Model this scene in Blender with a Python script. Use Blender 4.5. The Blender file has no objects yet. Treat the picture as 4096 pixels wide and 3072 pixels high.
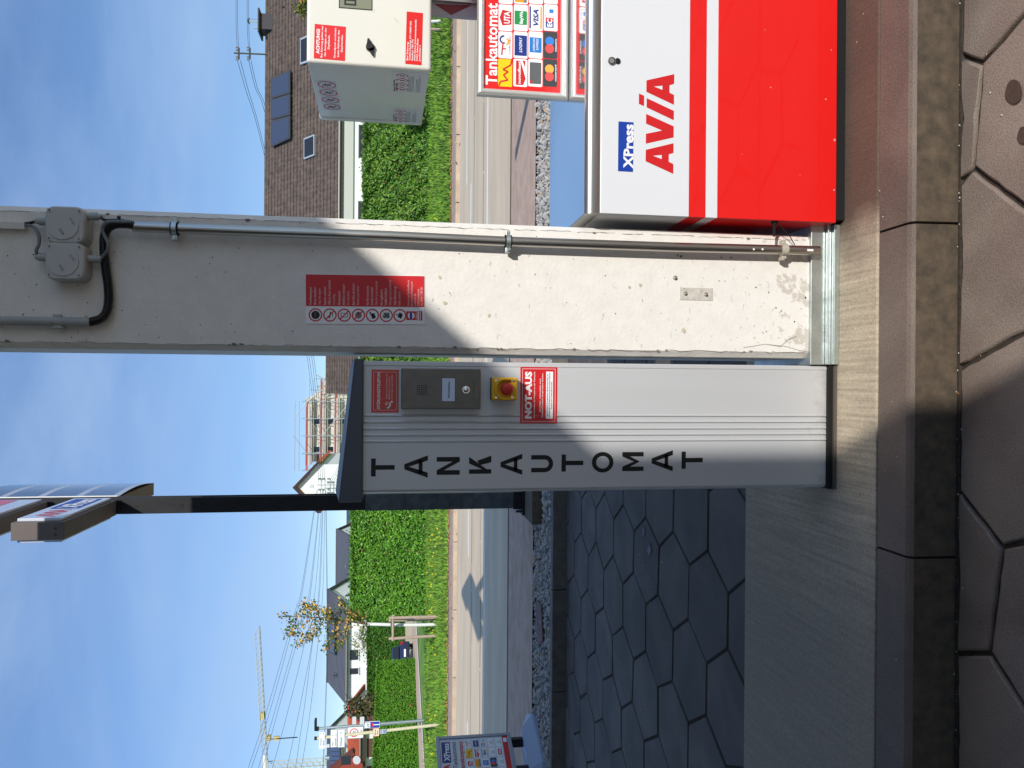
import bpy, math, random
from mathutils import Vector, Matrix
random.seed(7)
R = math.radians
# ---------------------------------------------------------------- camera, sky, sun, exposure
H = 1.65; PITCH = R(8.46); ROLL = .007; FPX = 3080.0
sp, cp = math.sin(PITCH), math.cos(PITCH)
S = bpy.context.scene
C = S.collection
cam = bpy.data.cameras.new('camera'); cam.sensor_width = 36; cam.lens = FPX/4096*36
cam.clip_start = .05; cam.clip_end = 6000
camo = bpy.data.objects.new('camera', cam); C.objects.link(camo)
_f = Vector((0, cp, -sp)); _r = Vector((1, 0, 0)); _u = Vector((0, sp, cp))
_r2 = _r*math.cos(ROLL) + _u*math.sin(ROLL); _u2 = _u*math.cos(ROLL) - _r*math.sin(ROLL)
m = Matrix((-_u2, _r2, -_f)).transposed()          # the phone was held upright, the picture lies on its side
camo.matrix_world = Matrix.Translation((0, 0, H)) @ m.to_4x4()
S.camera = camo
SUN_EL = R(33); SUN_AZ = math.atan2(.4, -.917)
w = bpy.data.worlds.new('World'); S.world = w; w.use_nodes = True
nt = w.node_tree; nt.nodes.clear()
N = nt.nodes.new; L = nt.links.new
out = N('ShaderNodeOutputWorld'); bg = N('ShaderNodeBackground'); sky = N('ShaderNodeTexSky')
sky.sky_type = 'NISHITA'; sky.sun_disc = False; sky.sun_elevation = SUN_EL; sky.sun_rotation = SUN_AZ
sky.air_density = 1.0; sky.dust_density = .15; sky.ozone_density = 2.5; sky.altitude = 600
tc = N('ShaderNodeTexCoord'); mp = N('ShaderNodeMapping'); mp.inputs['Scale'].default_value = (1.0, 1.0, 3.2)
mp.inputs['Rotation'].default_value = (0, R(38), R(20))
nz = N('ShaderNodeTexNoise'); nz.inputs['Scale'].default_value = 1.9; nz.inputs['Detail'].default_value = 9; nz.inputs['Roughness'].default_value = .55
nz.inputs['Distortion'].default_value = .35
cr = N('ShaderNodeValToRGB'); cr.color_ramp.elements[0].position = .36; cr.color_ramp.elements[1].position = .66; cr.color_ramp.elements[0].color = (.20, .20, .20, 1)
cr.color_ramp.elements[1].color = (.66, .66, .66, 1)
hs = N('ShaderNodeHueSaturation'); hs.inputs['Hue'].default_value = .508; hs.inputs['Saturation'].default_value = 1.24
mx = N('ShaderNodeMixRGB'); mx.inputs[2].default_value = (3.1, 4.4, 6.5, 1)
L(tc.outputs['Generated'], mp.inputs[0]); L(mp.outputs[0], nz.inputs['Vector']); L(nz.outputs[0], cr.inputs[0])
L(cr.outputs[0], mx.inputs[0]); L(sky.outputs[0], hs.inputs['Color']); L(hs.outputs[0], mx.inputs[1]); L(mx.outputs[0], bg.inputs[0]); L(bg.outputs[0], out.inputs[0])
bg.inputs[1].default_value = .125
sl = bpy.data.lights.new('sun', 'SUN'); sl.energy = 3.8; sl.angle = R(.6); sl.color = (1, .955, .89)
so = bpy.data.objects.new('sun', sl); C.objects.link(so)
sd = Vector((.4*math.cos(SUN_EL), -.917*math.cos(SUN_EL), math.sin(SUN_EL))).normalized()
so.rotation_euler = sd.to_track_quat('Z', 'Y').to_euler(); so.location = (4, -9, 8)
S.view_settings.view_transform = 'Standard'; S.view_settings.look = 'None'
S.view_settings.gamma = 1; S.view_settings.exposure = .12
S.cycles.max_bounces = 8; S.cycles.diffuse_bounces = 4

# ---------------------------------------------------------------- from the survey of the photo to metres
def ray(ix, iy):
    dp = ix-2048; rp = 1536-iy
    r = (rp*math.cos(ROLL)+dp*math.sin(ROLL))/FPX; u = -(-rp*math.sin(ROLL)+dp*math.cos(ROLL))/FPX
    return r, cp+u*sp, u*cp-sp
def P(ix, iy, Y):
    a, b, e = ray(ix, iy); t = Y/b
    return Vector((a*t, Y, H+e*t))
def G(ix, iy, z=0):
    a, b, e = ray(ix, iy); t = (z-H)/e
    return Vector((a*t, b*t, z))
def PX(ix, iy, X):
    a, b, e = ray(ix, iy); t = X/a
    return Vector((X, b*t, H+e*t))

# ---------------------------------------------------------------- materials
def rgb(r, g, b):
    f = lambda v: (v/255/12.92) if v/255 <= .04045 else ((v/255+.055)/1.055)**2.4
    return (f(r), f(g), f(b), 1)
_mats = {}
def M(name, col, rough=.5, metal=0, var=0, vs=4, bump=0, bs=60, col2=None, stretch=None, coat=0, detail=4, bdist=.01, emis=0):
    if name in _mats: return _mats[name]
    m = bpy.data.materials.new(name); m.use_nodes = True
    t = m.node_tree; b = t.nodes['Principled BSDF']
    b.inputs['Roughness'].default_value = rough; b.inputs['Metallic'].default_value = metal
    b.inputs['Coat Weight'].default_value = coat
    c = col if len(col) == 4 else (*col, 1)
    b.inputs['Base Color'].default_value = c
    tcn = t.nodes.new('ShaderNodeTexCoord'); mpn = t.nodes.new('ShaderNodeMapping')
    t.links.new(tcn.outputs['Object'], mpn.inputs[0])
    if stretch: mpn.inputs['Scale'].default_value = stretch
    if var or col2:
        n = t.nodes.new('ShaderNodeTexNoise'); n.inputs['Scale'].default_value = vs; n.inputs['Detail'].default_value = detail
        n.inputs['Roughness'].default_value = .6
        r = t.nodes.new('ShaderNodeValToRGB'); r.color_ramp.elements[0].position = .32; r.color_ramp.elements[1].position = .68
        lo = [x*(1-var) for x in c[:3]]; hi = [min(1, x*(1+var)) for x in (col2 or c)[:3]]
        r.color_ramp.elements[0].color = (*lo, 1); r.color_ramp.elements[1].color = (*hi, 1)
        t.links.new(mpn.outputs[0], n.inputs['Vector']); t.links.new(n.outputs[0], r.inputs[0]); t.links.new(r.outputs[0], b.inputs['Base Color'])
    if bump:
        n = t.nodes.new('ShaderNodeTexNoise'); n.inputs['Scale'].default_value = bs; n.inputs['Detail'].default_value = 5
        bp = t.nodes.new('ShaderNodeBump'); bp.inputs['Strength'].default_value = bump; bp.inputs['Distance'].default_value = bdist
        t.links.new(mpn.outputs[0], n.inputs['Vector']); t.links.new(n.outputs[0], bp.inputs['Height']); t.links.new(bp.outputs[0], b.inputs['Normal'])
    _mats[name] = m
    return m
def nodes_of(m): return m.node_tree, m.node_tree.nodes, m.node_tree.links, m.node_tree.nodes['Principled BSDF']

# painted concrete of the column: off white paint, pits, bare patches low down
def column_mat():
    m = M('painted_concrete', rgb(236, 233, 224), .62)
    t, n, l, b = nodes_of(m)
    tcn = n['Texture Coordinate']
    n1 = n.new('ShaderNodeTexNoise'); n1.inputs['Scale'].default_value = 75; n1.inputs['Detail'].default_value = 6
    n2 = n.new('ShaderNodeTexNoise'); n2.inputs['Scale'].default_value = 16; n2.inputs['Detail'].default_value = 8; n2.inputs['Roughness'].default_value = .7
    v = n.new('ShaderNodeTexVoronoi'); v.inputs['Scale'].default_value = 21
    for q in (n1, n2, v): l.new(tcn.outputs['Object'], q.inputs['Vector'])
    pit = n.new('ShaderNodeMath'); pit.operation = 'LESS_THAN'; pit.inputs[1].default_value = .06
    l.new(v.outputs['Distance'], pit.inputs[0])
    sep = n.new('ShaderNodeSeparateXYZ'); l.new(tcn.outputs['Object'], sep.inputs[0])
    # worn zone: z below .5, broken up by noise
    mr = n.new('ShaderNodeMapRange'); mr.inputs['From Min'].default_value = .06; mr.inputs['From Max'].default_value = .42
    mr.inputs['To Min'].default_value = .115; mr.inputs['To Max'].default_value = -.12
    l.new(sep.outputs['Z'], mr.inputs[0])
    ad = n.new('ShaderNodeMath'); ad.operation = 'ADD'; l.new(mr.outputs[0], ad.inputs[0]); l.new(n2.outputs[0], ad.inputs[1])
    wr = n.new('ShaderNodeValToRGB'); wr.color_ramp.elements[0].position = .585; wr.color_ramp.elements[1].position = .63
    l.new(ad.outputs[0], wr.inputs[0])
    c0 = n.new('ShaderNodeValToRGB'); c0.color_ramp.elements[0].position = .3; c0.color_ramp.elements[1].position = .7
    c0.color_ramp.elements[0].color = rgb(222, 218, 210); c0.color_ramp.elements[1].color = rgb(234, 230, 223)
    l.new(n2.outputs[0], c0.inputs[0])
    m1 = n.new('ShaderNodeMixRGB'); m1.inputs[2].default_value = rgb(198, 191, 180)
    l.new(wr.outputs[0], m1.inputs[0]); l.new(c0.outputs[0], m1.inputs[1])
    m2 = n.new('ShaderNodeMixRGB'); m2.inputs[2].default_value = rgb(206, 198, 186)
    l.new(pit.outputs[0], m2.inputs[0]); l.new(m1.outputs[0], m2.inputs[1]); l.new(m2.outputs[0], b.inputs['Base Color'])
    hs = n.new('ShaderNodeMath'); hs.operation = 'SUBTRACT'; l.new(n1.outputs[0], hs.inputs[0]); l.new(pit.outputs[0], hs.inputs[1])
    hs2 = n.new('ShaderNodeMath'); hs2.operation = 'MULTIPLY_ADD'; l.new(n2.outputs[0], hs2.inputs[0]); hs2.inputs[1].default_value = .35; l.new(hs.outputs[0], hs2.inputs[2])
    bp = n.new('ShaderNodeBump'); bp.inputs['Strength'].default_value = .42; bp.inputs['Distance'].default_value = .003
    l.new(hs2.outputs[0], bp.inputs['Height']); l.new(bp.outputs[0], b.inputs['Normal'])
    return m
def island_mat():
    m = M('island_concrete', rgb(150, 140, 125), .8)
    t, n, l, b = nodes_of(m); tcn = n['Texture Coordinate']
    mp = n.new('ShaderNodeMapping'); mp.inputs['Rotation'].default_value = (0, 0, R(-24)); mp.inputs['Scale'].default_value = (55, 2.2, 3)
    l.new(tcn.outputs['Object'], mp.inputs[0])
    st = n.new('ShaderNodeTexNoise'); st.inputs['Scale'].default_value = 1.6; st.inputs['Detail'].default_value = 5
    l.new(mp.outputs[0], st.inputs['Vector'])
    big = n.new('ShaderNodeTexNoise'); big.inputs['Scale'].default_value = 3.5; big.inputs['Detail'].default_value = 7
    fin = n.new('ShaderNodeTexNoise'); fin.inputs['Scale'].default_value = 160
    l.new(tcn.outputs['Object'], big.inputs['Vector']); l.new(tcn.outputs['Object'], fin.inputs['Vector'])
    c = n.new('ShaderNodeValToRGB'); c.color_ramp.elements[0].color = rgb(170, 156, 135); c.color_ramp.elements[1].color = rgb(202, 187, 163)
    c.color_ramp.elements[0].position = .3; c.color_ramp.elements[1].position = .7
    l.new(st.outputs[0], c.inputs[0])
    # fuel stained concrete in front of the dispenser: its edge wanders
    sep = n.new('ShaderNodeSeparateXYZ'); l.new(tcn.outputs['Object'], sep.inputs[0])
    a = n.new('ShaderNodeMath'); a.operation = 'MULTIPLY_ADD'; a.inputs[1].default_value = .35; l.new(big.outputs[0], a.inputs[0]); l.new(sep.outputs['X'], a.inputs[2])
    k = n.new('ShaderNodeMapRange'); k.inputs['From Min'].default_value = .55; k.inputs['From Max'].default_value = .74; l.new(a.outputs[0], k.inputs[0])
    s = n.new('ShaderNodeValToRGB'); s.color_ramp.elements[0].color = rgb(88, 72, 62); s.color_ramp.elements[1].color = rgb(112, 92, 78)
    l.new(big.outputs[0], s.inputs[0])
    mm = n.new('ShaderNodeMixRGB'); l.new(k.outputs[0], mm.inputs[0]); l.new(c.outputs[0], mm.inputs[1]); l.new(s.outputs[0], mm.inputs[2])
    # darker, greyer concrete towards the left
    k2 = n.new('ShaderNodeMapRange'); k2.inputs['From Min'].default_value = -.1; k2.inputs['From Max'].default_value = -.75; k2.inputs['To Max'].default_value = .72; l.new(a.outputs[0], k2.inputs[0])
    m3 = n.new('ShaderNodeMixRGB'); m3.inputs[0].default_value = .5; m3.inputs[2].default_value = rgb(142, 132, 120); l.new(k2.outputs[0], m3.inputs[0]); l.new(mm.outputs[0], m3.inputs[1])
    mu = n.new('ShaderNodeMixRGB'); mu.blend_type = 'MULTIPLY'; mu.inputs[0].default_value = .5; l.new(m3.outputs[0], mu.inputs[1])
    fr = n.new('ShaderNodeValToRGB'); fr.color_ramp.elements[0].position = .3; fr.color_ramp.elements[0].color = (.45, .45, .45, 1); fr.color_ramp.elements[1].position = .6
    l.new(fin.outputs[0], fr.inputs[0]); l.new(fr.outputs[0], mu.inputs[2]); l.new(mu.outputs[0], b.inputs['Base Color'])
    bp = n.new('ShaderNodeBump'); bp.inputs['Strength'].default_value = .5; bp.inputs['Distance'].default_value = .004
    l.new(st.outputs[0], bp.inputs['Height']); l.new(bp.outputs[0], b.inputs['Normal'])
    return m
def slab_mat(name, c1, c2, rough=.75):
    m = M(name, c1, rough)
    t, n, l, b = nodes_of(m); tcn = n['Texture Coordinate']
    big = n.new('ShaderNodeTexNoise'); big.inputs['Scale'].default_value = 2.6; big.inputs['Detail'].default_value = 10
    fin = n.new('ShaderNodeTexNoise'); fin.inputs['Scale'].default_value = 210; fin.inputs['Detail'].default_value = 5
    l.new(tcn.outputs['Object'], big.inputs['Vector']); l.new(tcn.outputs['Object'], fin.inputs['Vector'])
    c = n.new('ShaderNodeValToRGB'); c.color_ramp.elements[0].color = c1; c.color_ramp.elements[1].color = c2
    c.color_ramp.elements[0].position = .35; c.color_ramp.elements[1].position = .65
    l.new(big.outputs[0], c.inputs[0])
    big.inputs['Distortion'].default_value = .6
    at = n.new('ShaderNodeVertexColor'); at.layer_name = 'tone'
    mu0 = n.new('ShaderNodeMixRGB'); mu0.blend_type = 'MULTIPLY'; mu0.inputs[0].default_value = 1
    l.new(c.outputs[0], mu0.inputs[1]); l.new(at.outputs[0], mu0.inputs[2])
    mu = n.new('ShaderNodeMixRGB'); mu.blend_type = 'MULTIPLY'; mu.inputs[0].default_value = .5; l.new(mu0.outputs[0], mu.inputs[1])
    fr = n.new('ShaderNodeValToRGB'); fr.color_ramp.elements[0].position = .35; fr.color_ramp.elements[0].color = (.42, .42, .42, 1); fr.color_ramp.elements[1].position = .6
    l.new(fin.outputs[0], fr.inputs[0]); l.new(fr.outputs[0], mu.inputs[2]); l.new(mu.outputs[0], b.inputs['Base Color'])
    bp = n.new('ShaderNodeBump'); bp.inputs['Strength'].default_value = .5; bp.inputs['Distance'].default_value = .003
    l.new(fin.outputs[0], bp.inputs['Height']); l.new(bp.outputs[0], b.inputs['Normal'])
    return m
def brushed(name, col, rough, metal, stretch, lo=.86):
    m = M(name, col, rough, metal)
    t, n, l, b = nodes_of(m); tcn = n['Texture Coordinate']
    mp = n.new('ShaderNodeMapping'); mp.inputs['Scale'].default_value = stretch; l.new(tcn.outputs['Object'], mp.inputs[0])
    q = n.new('ShaderNodeTexNoise'); q.inputs['Scale'].default_value = 1; q.inputs['Detail'].default_value = 4; l.new(mp.outputs[0], q.inputs['Vector'])
    r = n.new('ShaderNodeMapRange'); r.inputs['To Min'].default_value = rough*.75; r.inputs['To Max'].default_value = rough*1.3
    l.new(q.outputs[0], r.inputs[0]); l.new(r.outputs[0], b.inputs['Roughness'])
    c = n.new('ShaderNodeValToRGB'); c.color_ramp.elements[0].color = tuple(x*lo for x in col[:3])+(1,); c.color_ramp.elements[1].color = tuple(min(1, x*1.1) for x in col[:3])+(1,)
    l.new(q.outputs[0], c.inputs[0]); l.new(c.outputs[0], b.inputs['Base Color'])
    return m

WHITE = M('white_paint', rgb(236, 236, 234), .35, coat=.3, var=.02)
HEADW = M('cream_paint', rgb(226, 224, 212), .35, coat=.35, var=.03, vs=3)
RED = M('signal_red', rgb(226, 20, 16), .3, coat=.4, var=.02, vs=2)
REDM = M('red_print', rgb(205, 22, 28), .4, coat=.2)
TXTW = M('white_print', rgb(240, 240, 240), .5)
TXTP = M('pale_print', rgb(228, 200, 200), .5)
BLUE = M('blue_print', rgb(10, 60, 160), .4)
NAVY = M('navy_print', rgb(24, 48, 130), .4)
SKYB = M('light_blue_print', rgb(20, 120, 200), .4)
YEL = M('yellow_print', rgb(250, 205, 10), .4)
ORA = M('orange_print', rgb(245, 160, 30), .4)
GRN = M('green_print', rgb(30, 145, 70), .4)
GREYP = M('grey_print', rgb(120, 122, 125), .4)
LGREY = M('light_grey_print', rgb(205, 206, 208), .45)
BLK = M('black_plastic', rgb(18, 18, 19), .4)
BLKP = M('black_print', rgb(12, 12, 13), .5)
RUBBER = M('black_rubber', rgb(17, 16, 16), .9, bump=.3, bs=150, bdist=.002)
ALU = brushed('brushed_aluminium', rgb(205, 205, 204), .32, 1, (4, 300, 300))
ALUV = brushed('aluminium_profile', rgb(200, 198, 193), .3, 1, (250, 250, 3))
MIRR = M('polished_steel', rgb(214, 216, 220), .07, 1, bump=.05, bs=3, bdist=.01)
STEEL = brushed('stainless_tube', rgb(188, 182, 174), .3, 1, (90, 90, 6))
GALV = M('galvanised_steel', rgb(190, 198, 196), .38, .85, var=.12, vs=26, bump=.06, bs=30)
PILL = brushed('silver_coated_aluminium', rgb(208, 209, 210), .45, .4, (5, 5, .3), .95)
ANTH = M('anthracite_paint', rgb(76, 82, 92), .42, .1, var=.05, vs=3, bump=.05, bs=400, bdist=.001)
GREYB = M('grey_box_plastic', rgb(188, 188, 186), .5, bump=.1, bs=200, bdist=.001)
GLAND = M('gland_plastic', rgb(165, 168, 166), .4)
CABG = M('grey_cable', rgb(118, 122, 126), .5)
CABB = M('black_cable', rgb(16, 16, 17), .45)
INTER = M('bronze_steel', rgb(118, 113, 106), .42, .6, var=.12, vs=30, bump=.05, bs=60)
BUTY = M('yellow_plastic', rgb(236, 180, 20), .45)
BUTR = M('red_plastic', rgb(205, 52, 40), .5)
CHROME = M('chrome', rgb(225, 225, 225), .12, 1)
CONC = column_mat(); ISL = island_mat()

def grime(m, z0, z1, col, amt=.5, sc=14):
    # splashed dirt with a ragged edge between heights z0 (object space) and z1
    t, n, l, b = nodes_of(m); tcn = n['Texture Coordinate']
    src = b.inputs['Base Color'].links[0].from_socket if b.inputs['Base Color'].links else None
    sep = n.new('ShaderNodeSeparateXYZ'); l.new(tcn.outputs['Object'], sep.inputs[0])
    q = n.new('ShaderNodeTexNoise'); q.inputs['Scale'].default_value = sc; q.inputs['Detail'].default_value = 8; q.inputs['Roughness'].default_value = .75
    l.new(tcn.outputs['Object'], q.inputs['Vector'])
    r = n.new('ShaderNodeMapRange'); r.inputs['From Min'].default_value = z0; r.inputs['From Max'].default_value = z1; r.inputs['To Min'].default_value = .22; r.inputs['To Max'].default_value = -.25
    l.new(sep.outputs['Z'], r.inputs[0]); a = n.new('ShaderNodeMath'); a.operation = 'ADD'; l.new(r.outputs[0], a.inputs[0]); l.new(q.outputs[0], a.inputs[1])
    c = n.new('ShaderNodeValToRGB'); c.color_ramp.elements[0].position = .52; c.color_ramp.elements[1].position = .74; c.color_ramp.elements[1].color = (amt, amt, amt, 1)
    l.new(a.outputs[0], c.inputs[0]); x = n.new('ShaderNodeMixRGB'); l.new(c.outputs[0], x.inputs[0]); x.inputs[2].default_value = col
    if src: l.new(src, x.inputs[1])
    else: x.inputs[1].default_value = b.inputs['Base Color'].default_value
    l.new(x.outputs[0], b.inputs['Base Color'])
grime(PILL, .01, .16, rgb(160, 152, 138), .35, 22)
# ---------------------------------------------------------------- mesh builder
class Fr:
    """a flat frame: origin, right, up; n points out of the face"""
    def __init__(s, o, r, u):
        s.o = Vector(o); s.r = Vector(r).normalized(); s.u = Vector(u).normalized(); s.n = s.r.cross(s.u).normalized()
    def p(s, x, y, d=0): return s.o + s.r*x + s.u*y + s.n*d
    def inv(s, v):
        q = Vector(v)-s.o
        return q.dot(s.r), q.dot(s.u)
_tx = {}
def text_mesh(s, bold, shear):
    k = (s, bold, shear)
    if k not in _tx:
        cu = bpy.data.curves.new('t', 'FONT'); cu.body = s; cu.size = 1; cu.offset = bold; cu.shear = shear; cu.resolution_u = 2
        ob = bpy.data.objects.new('t', cu); me = bpy.data.meshes.new_from_object(ob)
        vs = [v.co.copy() for v in me.vertices]; fs = [tuple(p.vertices) for p in me.polygons]
        x0 = min(v.x for v in vs); x1 = max(v.x for v in vs)
        _tx[k] = (vs, fs, x0, x1)
        bpy.data.objects.remove(ob); bpy.data.curves.remove(cu); bpy.data.meshes.remove(me)
    return _tx[k]
CAP = .695
class MB:
    def __init__(s, m=None): s.v = []; s.f = []; s.mi = []; s.sm = []; s.ms = []; s.cur = 0; s.tone = None; s.tones = []; s.use(m) if m else None
    def use(s, m):
        if m not in s.ms: s.ms.append(m)
        s.cur = s.ms.index(m); return s
    def add(s, vs, fs, smooth=False):
        o = len(s.v); s.v += [tuple(v) for v in vs]
        for f in fs: s.f.append(tuple(i+o for i in f)); s.mi.append(s.cur); s.sm.append(smooth); s.tones.append(s.tone)
        return s
    def box(s, x0, x1, y0, y1, z0, z1):
        v = [(x, y, z) for z in (z0, z1) for y in (y0, y1) for x in (x0, x1)]
        return s.add(v, [(0, 2, 3, 1), (4, 5, 7, 6), (0, 1, 5, 4), (2, 6, 7, 3), (0, 4, 6, 2), (1, 3, 7, 5)])
    def obox(s, fr, x0, x1, y0, y1, d0, d1):
        v = [fr.p(x, y, d) for d in (d0, d1) for y in (y0, y1) for x in (x0, x1)]
        return s.add(v, [(0, 2, 3, 1), (4, 5, 7, 6), (0, 1, 5, 4), (2, 6, 7, 3), (0, 4, 6, 2), (1, 3, 7, 5)])
    def poly(s, pts): return s.add(pts, [tuple(range(len(pts)))])
    def prism(s, pts, vec, smooth=False):
        n = len(pts); vec = Vector(vec); b = [Vector(p)+vec for p in pts]
        return s.add(list(pts)+b, [tuple(range(n)), tuple(range(2*n-1, n-1, -1))]+[(i, (i+1) % n+0, (i+1) % n+n, i+n)[::-1] for i in range(n)], smooth)
    def tube(s, pts, r, n=12, caps=True, ribs=0):
        pts = [Vector(p) for p in pts]; rs = r if isinstance(r, (list, tuple)) else [r]*len(pts)
        o = []; prev = None
        for i, p in enumerate(pts):
            d = (pts[min(i+1, len(pts)-1)]-pts[max(i-1, 0)]).normalized()
            if prev is None:
                a = d.orthogonal().normalized()
            else:
                a = (prev-d*prev.dot(d)).normalized()
            prev = a; b = d.cross(a)
            o += [p+(a*math.cos(2*math.pi*k/n)+b*math.sin(2*math.pi*k/n))*rs[i] for k in range(n)]
        fs = [(i*n+k, i*n+(k+1) % n, (i+1)*n+(k+1) % n, (i+1)*n+k) for i in range(len(pts)-1) for k in range(n)]
        s.add(o, fs, True)
        if caps:
            s.add(o[:n], [tuple(range(n))[::-1]]); s.add(o[-n:], [tuple(range(n))])
        return s
    def disc(s, fr, cx, cy, r, d0, d1, n=24, r2=None, dome=0):
        """a button or disc standing d0..d1 out of a frame"""
        r2 = r if r2 is None else r2
        v = [fr.p(cx+r*math.cos(2*math.pi*k/n), cy+r*math.sin(2*math.pi*k/n), d0) for k in range(n)]
        rings = [(r2, d1)]
        if dome:
            rings += [(r2*math.cos(a), d1+dome*math.sin(a)) for a in (R(25), R(50), R(72), R(85))]
        for rr, dd in rings: v += [fr.p(cx+rr*math.cos(2*math.pi*k/n), cy+rr*math.sin(2*math.pi*k/n), dd) for k in range(n)]
        fs = [(i*n+k, i*n+(k+1) % n, (i+1)*n+(k+1) % n, (i+1)*n+k) for i in range(len(rings)) for k in range(n)]
        s.add(v, fs, bool(dome)); m = len(v)
        return s.add(v[m-n:], [tuple(range(n))], bool(dome))
    def ring(s, fr, cx, cy, r0, r1, d, n=28, sy=1, a0=0, a1=2*math.pi):
        full = abs(a1-a0-2*math.pi) < 1e-6; k = n if full else n+1
        v = []
        for i in range(k):
            a = a0+(a1-a0)*i/n
            v += [fr.p(cx+r0*math.cos(a), cy+sy*r0*math.sin(a), d), fr.p(cx+r1*math.cos(a), cy+sy*r1*math.sin(a), d)]
        fs = [(2*i, 2*i+1, (2*i+3) % (2*k), (2*i+2) % (2*k)) for i in range(n)]
        return s.add(v, fs)
    def rect(s, fr, x0, x1, y0, y1, d): return s.poly([fr.p(x0, y0, d), fr.p(x1, y0, d), fr.p(x1, y1, d), fr.p(x0, y1, d)])
    def rrect(s, fr, x0, x1, y0, y1, d, r):
        pts = []
        for cx, cy, a in ((x1-r, y1-r, 0), (x0+r, y1-r, 90), (x0+r, y0+r, 180), (x1-r, y0+r, 270)):
            pts += [fr.p(cx+r*math.cos(R(a+b)), cy+r*math.sin(R(a+b)), d) for b in (0, 30, 60, 90)]
        return s.poly(pts)
    def frame(s, fr, x0, x1, y0, y1, w, d):
        s.rect(fr, x0, x1, y1-w, y1, d); s.rect(fr, x0, x1, y0, y0+w, d); s.rect(fr, x0, x0+w, y0+w, y1-w, d); s.rect(fr, x1-w, x1, y0+w, y1-w, d); return s
    def seg(s, fr, x0, y0, x1, y1, w, d):
        a = Vector((x1-x0, y1-y0)); q = Vector((-a.y, a.x)).normalized()*w/2
        return s.poly([fr.p(x0+q.x, y0+q.y, d), fr.p(x0-q.x, y0-q.y, d), fr.p(x1-q.x, y1-q.y, d), fr.p(x1+q.x, y1+q.y, d)])
    def shape(s, fr, pts, d): return s.poly([fr.p(x, y, d) for x, y in pts])
    def text(s, fr, t, x0, x1, yb, cap, d=.0006, bold=0, shear=0, up=False):
        vs, fs, a, b = text_mesh(t, bold, shear)
        kx = (x1-x0)/(b-a); ky = cap/CAP
        return s.add([fr.p(x0+(v.x-a)*kx, yb+v.y*ky, d) for v in vs], fs)
    def build(s, name, parent=None, bevel=0, seg=2, origin=None, dist=None):
        o = Vector(origin) if origin is not None else (worldpos(parent) if parent else Vector((0, 0, 0)))
        me = bpy.data.meshes.new(name)
        me.from_pydata([(v[0]-o.x, v[1]-o.y, v[2]-o.z) for v in s.v], [], s.f)
        for m in s.ms: me.materials.append(m)
        me.polygons.foreach_set('material_index', s.mi); me.polygons.foreach_set('use_smooth', s.sm)
        if any(t is not None for t in s.tones):
            ca = me.color_attributes.new('tone', 'FLOAT_COLOR', 'CORNER'); k = 0
            buf = []
            for f, t in zip(s.f, s.tones):
                t = 1 if t is None else t
                tt = t if isinstance(t, tuple) else (t, t, t)
                buf += [*tt, 1]*len(f)
            ca.data.foreach_set('color', buf)
        me.update()
        ob = bpy.data.objects.new(name, me); C.objects.link(ob)
        if parent:
            ob.parent = parent; ob.location = o-worldpos(parent)
        else: ob.location = o
        if bevel:
            b = ob.modifiers.new('bevel', 'BEVEL'); b.width = bevel; b.segments = seg; b.limit_method = 'ANGLE'; b.angle_limit = R(40); b.harden_normals = False
        return ob
def worldpos(o):
    p = o.location.copy()
    while o.parent: o = o.parent; p += o.location
    return p
def tag(o, label, cat, group=None, kind=None):
    if label: o['label'] = label
    if cat: o['category'] = cat
    if group: o['group'] = group
    if kind: o['kind'] = kind
    return o
def thing(name, label, cat, loc, group=None):
    o = bpy.data.objects.new(name, None); o.empty_display_size = .1; C.objects.link(o); o.location = loc
    return tag(o, label, cat, group)
def struct(ob, label=None, cat='ground'):
    ob['kind'] = 'structure'; ob['label'] = label or ob.name.replace('_', ' '); ob['category'] = cat; return ob
FRONT = lambda Y: Fr((0, Y, 0), (1, 0, 0), (0, 0, 1))
def smooth(pts, n=6):
    pts = [Vector(p) for p in pts]; q = [pts[0]]+pts+[pts[-1]]; o = []
    for i in range(1, len(q)-2):
        for k in range(n):
            t = k/n; a, b, c, d = q[i-1:i+3]
            o.append(.5*((2*b)+(c-a)*t+(2*a-5*b+4*c-d)*t*t+(3*b-a-3*c+d)*t**3))
    o.append(pts[-1]); return o
# ================================================================ the ground
def sheet(name, x0, x1, y0, y1, z, mat, label=None, nx=1, ny=1, zf=None, cat='ground'):
    b = MB(mat)
    v = [(x0+(x1-x0)*i/nx, y0+(y1-y0)*j/ny, z+(zf(x0+(x1-x0)*i/nx, y0+(y1-y0)*j/ny) if zf else 0)) for j in range(ny+1) for i in range(nx+1)]
    b.add(v, [(j*(nx+1)+i, j*(nx+1)+i+1, (j+1)*(nx+1)+i+1, (j+1)*(nx+1)+i) for j in range(ny) for i in range(nx)])
    return struct(b.build(name), label, cat)
SOIL = M('soil', rgb(96, 84, 70), .95, var=.2, vs=3)
FIELD = M('far_ground', rgb(84, 100, 52), .95, var=.25, vs=.2)
sheet('ground', -1500, 1500, -300, 3000, -.12, FIELD, 'wide flat ground under everything')
DARKJ = M('joint_dirt', rgb(58, 50, 43), .95, var=.35, vs=60)
SLABN = slab_mat('forecourt_slab_concrete', rgb(124, 108, 97), rgb(152, 137, 124))
SLABF = slab_mat('yard_slab_concrete', rgb(82, 77, 73), rgb(104, 98, 93))
def clip(poly, fn):
    o = []
    for i in range(len(poly)):
        a, b = poly[i], poly[(i+1) % len(poly)]; fa, fb = fn(a), fn(b)
        if fa >= 0: o.append(a)
        if fa*fb < 0:
            t = fa/(fa-fb); o.append((a[0]+(b[0]-a[0])*t, a[1]+(b[1]-a[1])*t))
    return o
rnd0 = random.Random(9)
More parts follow.
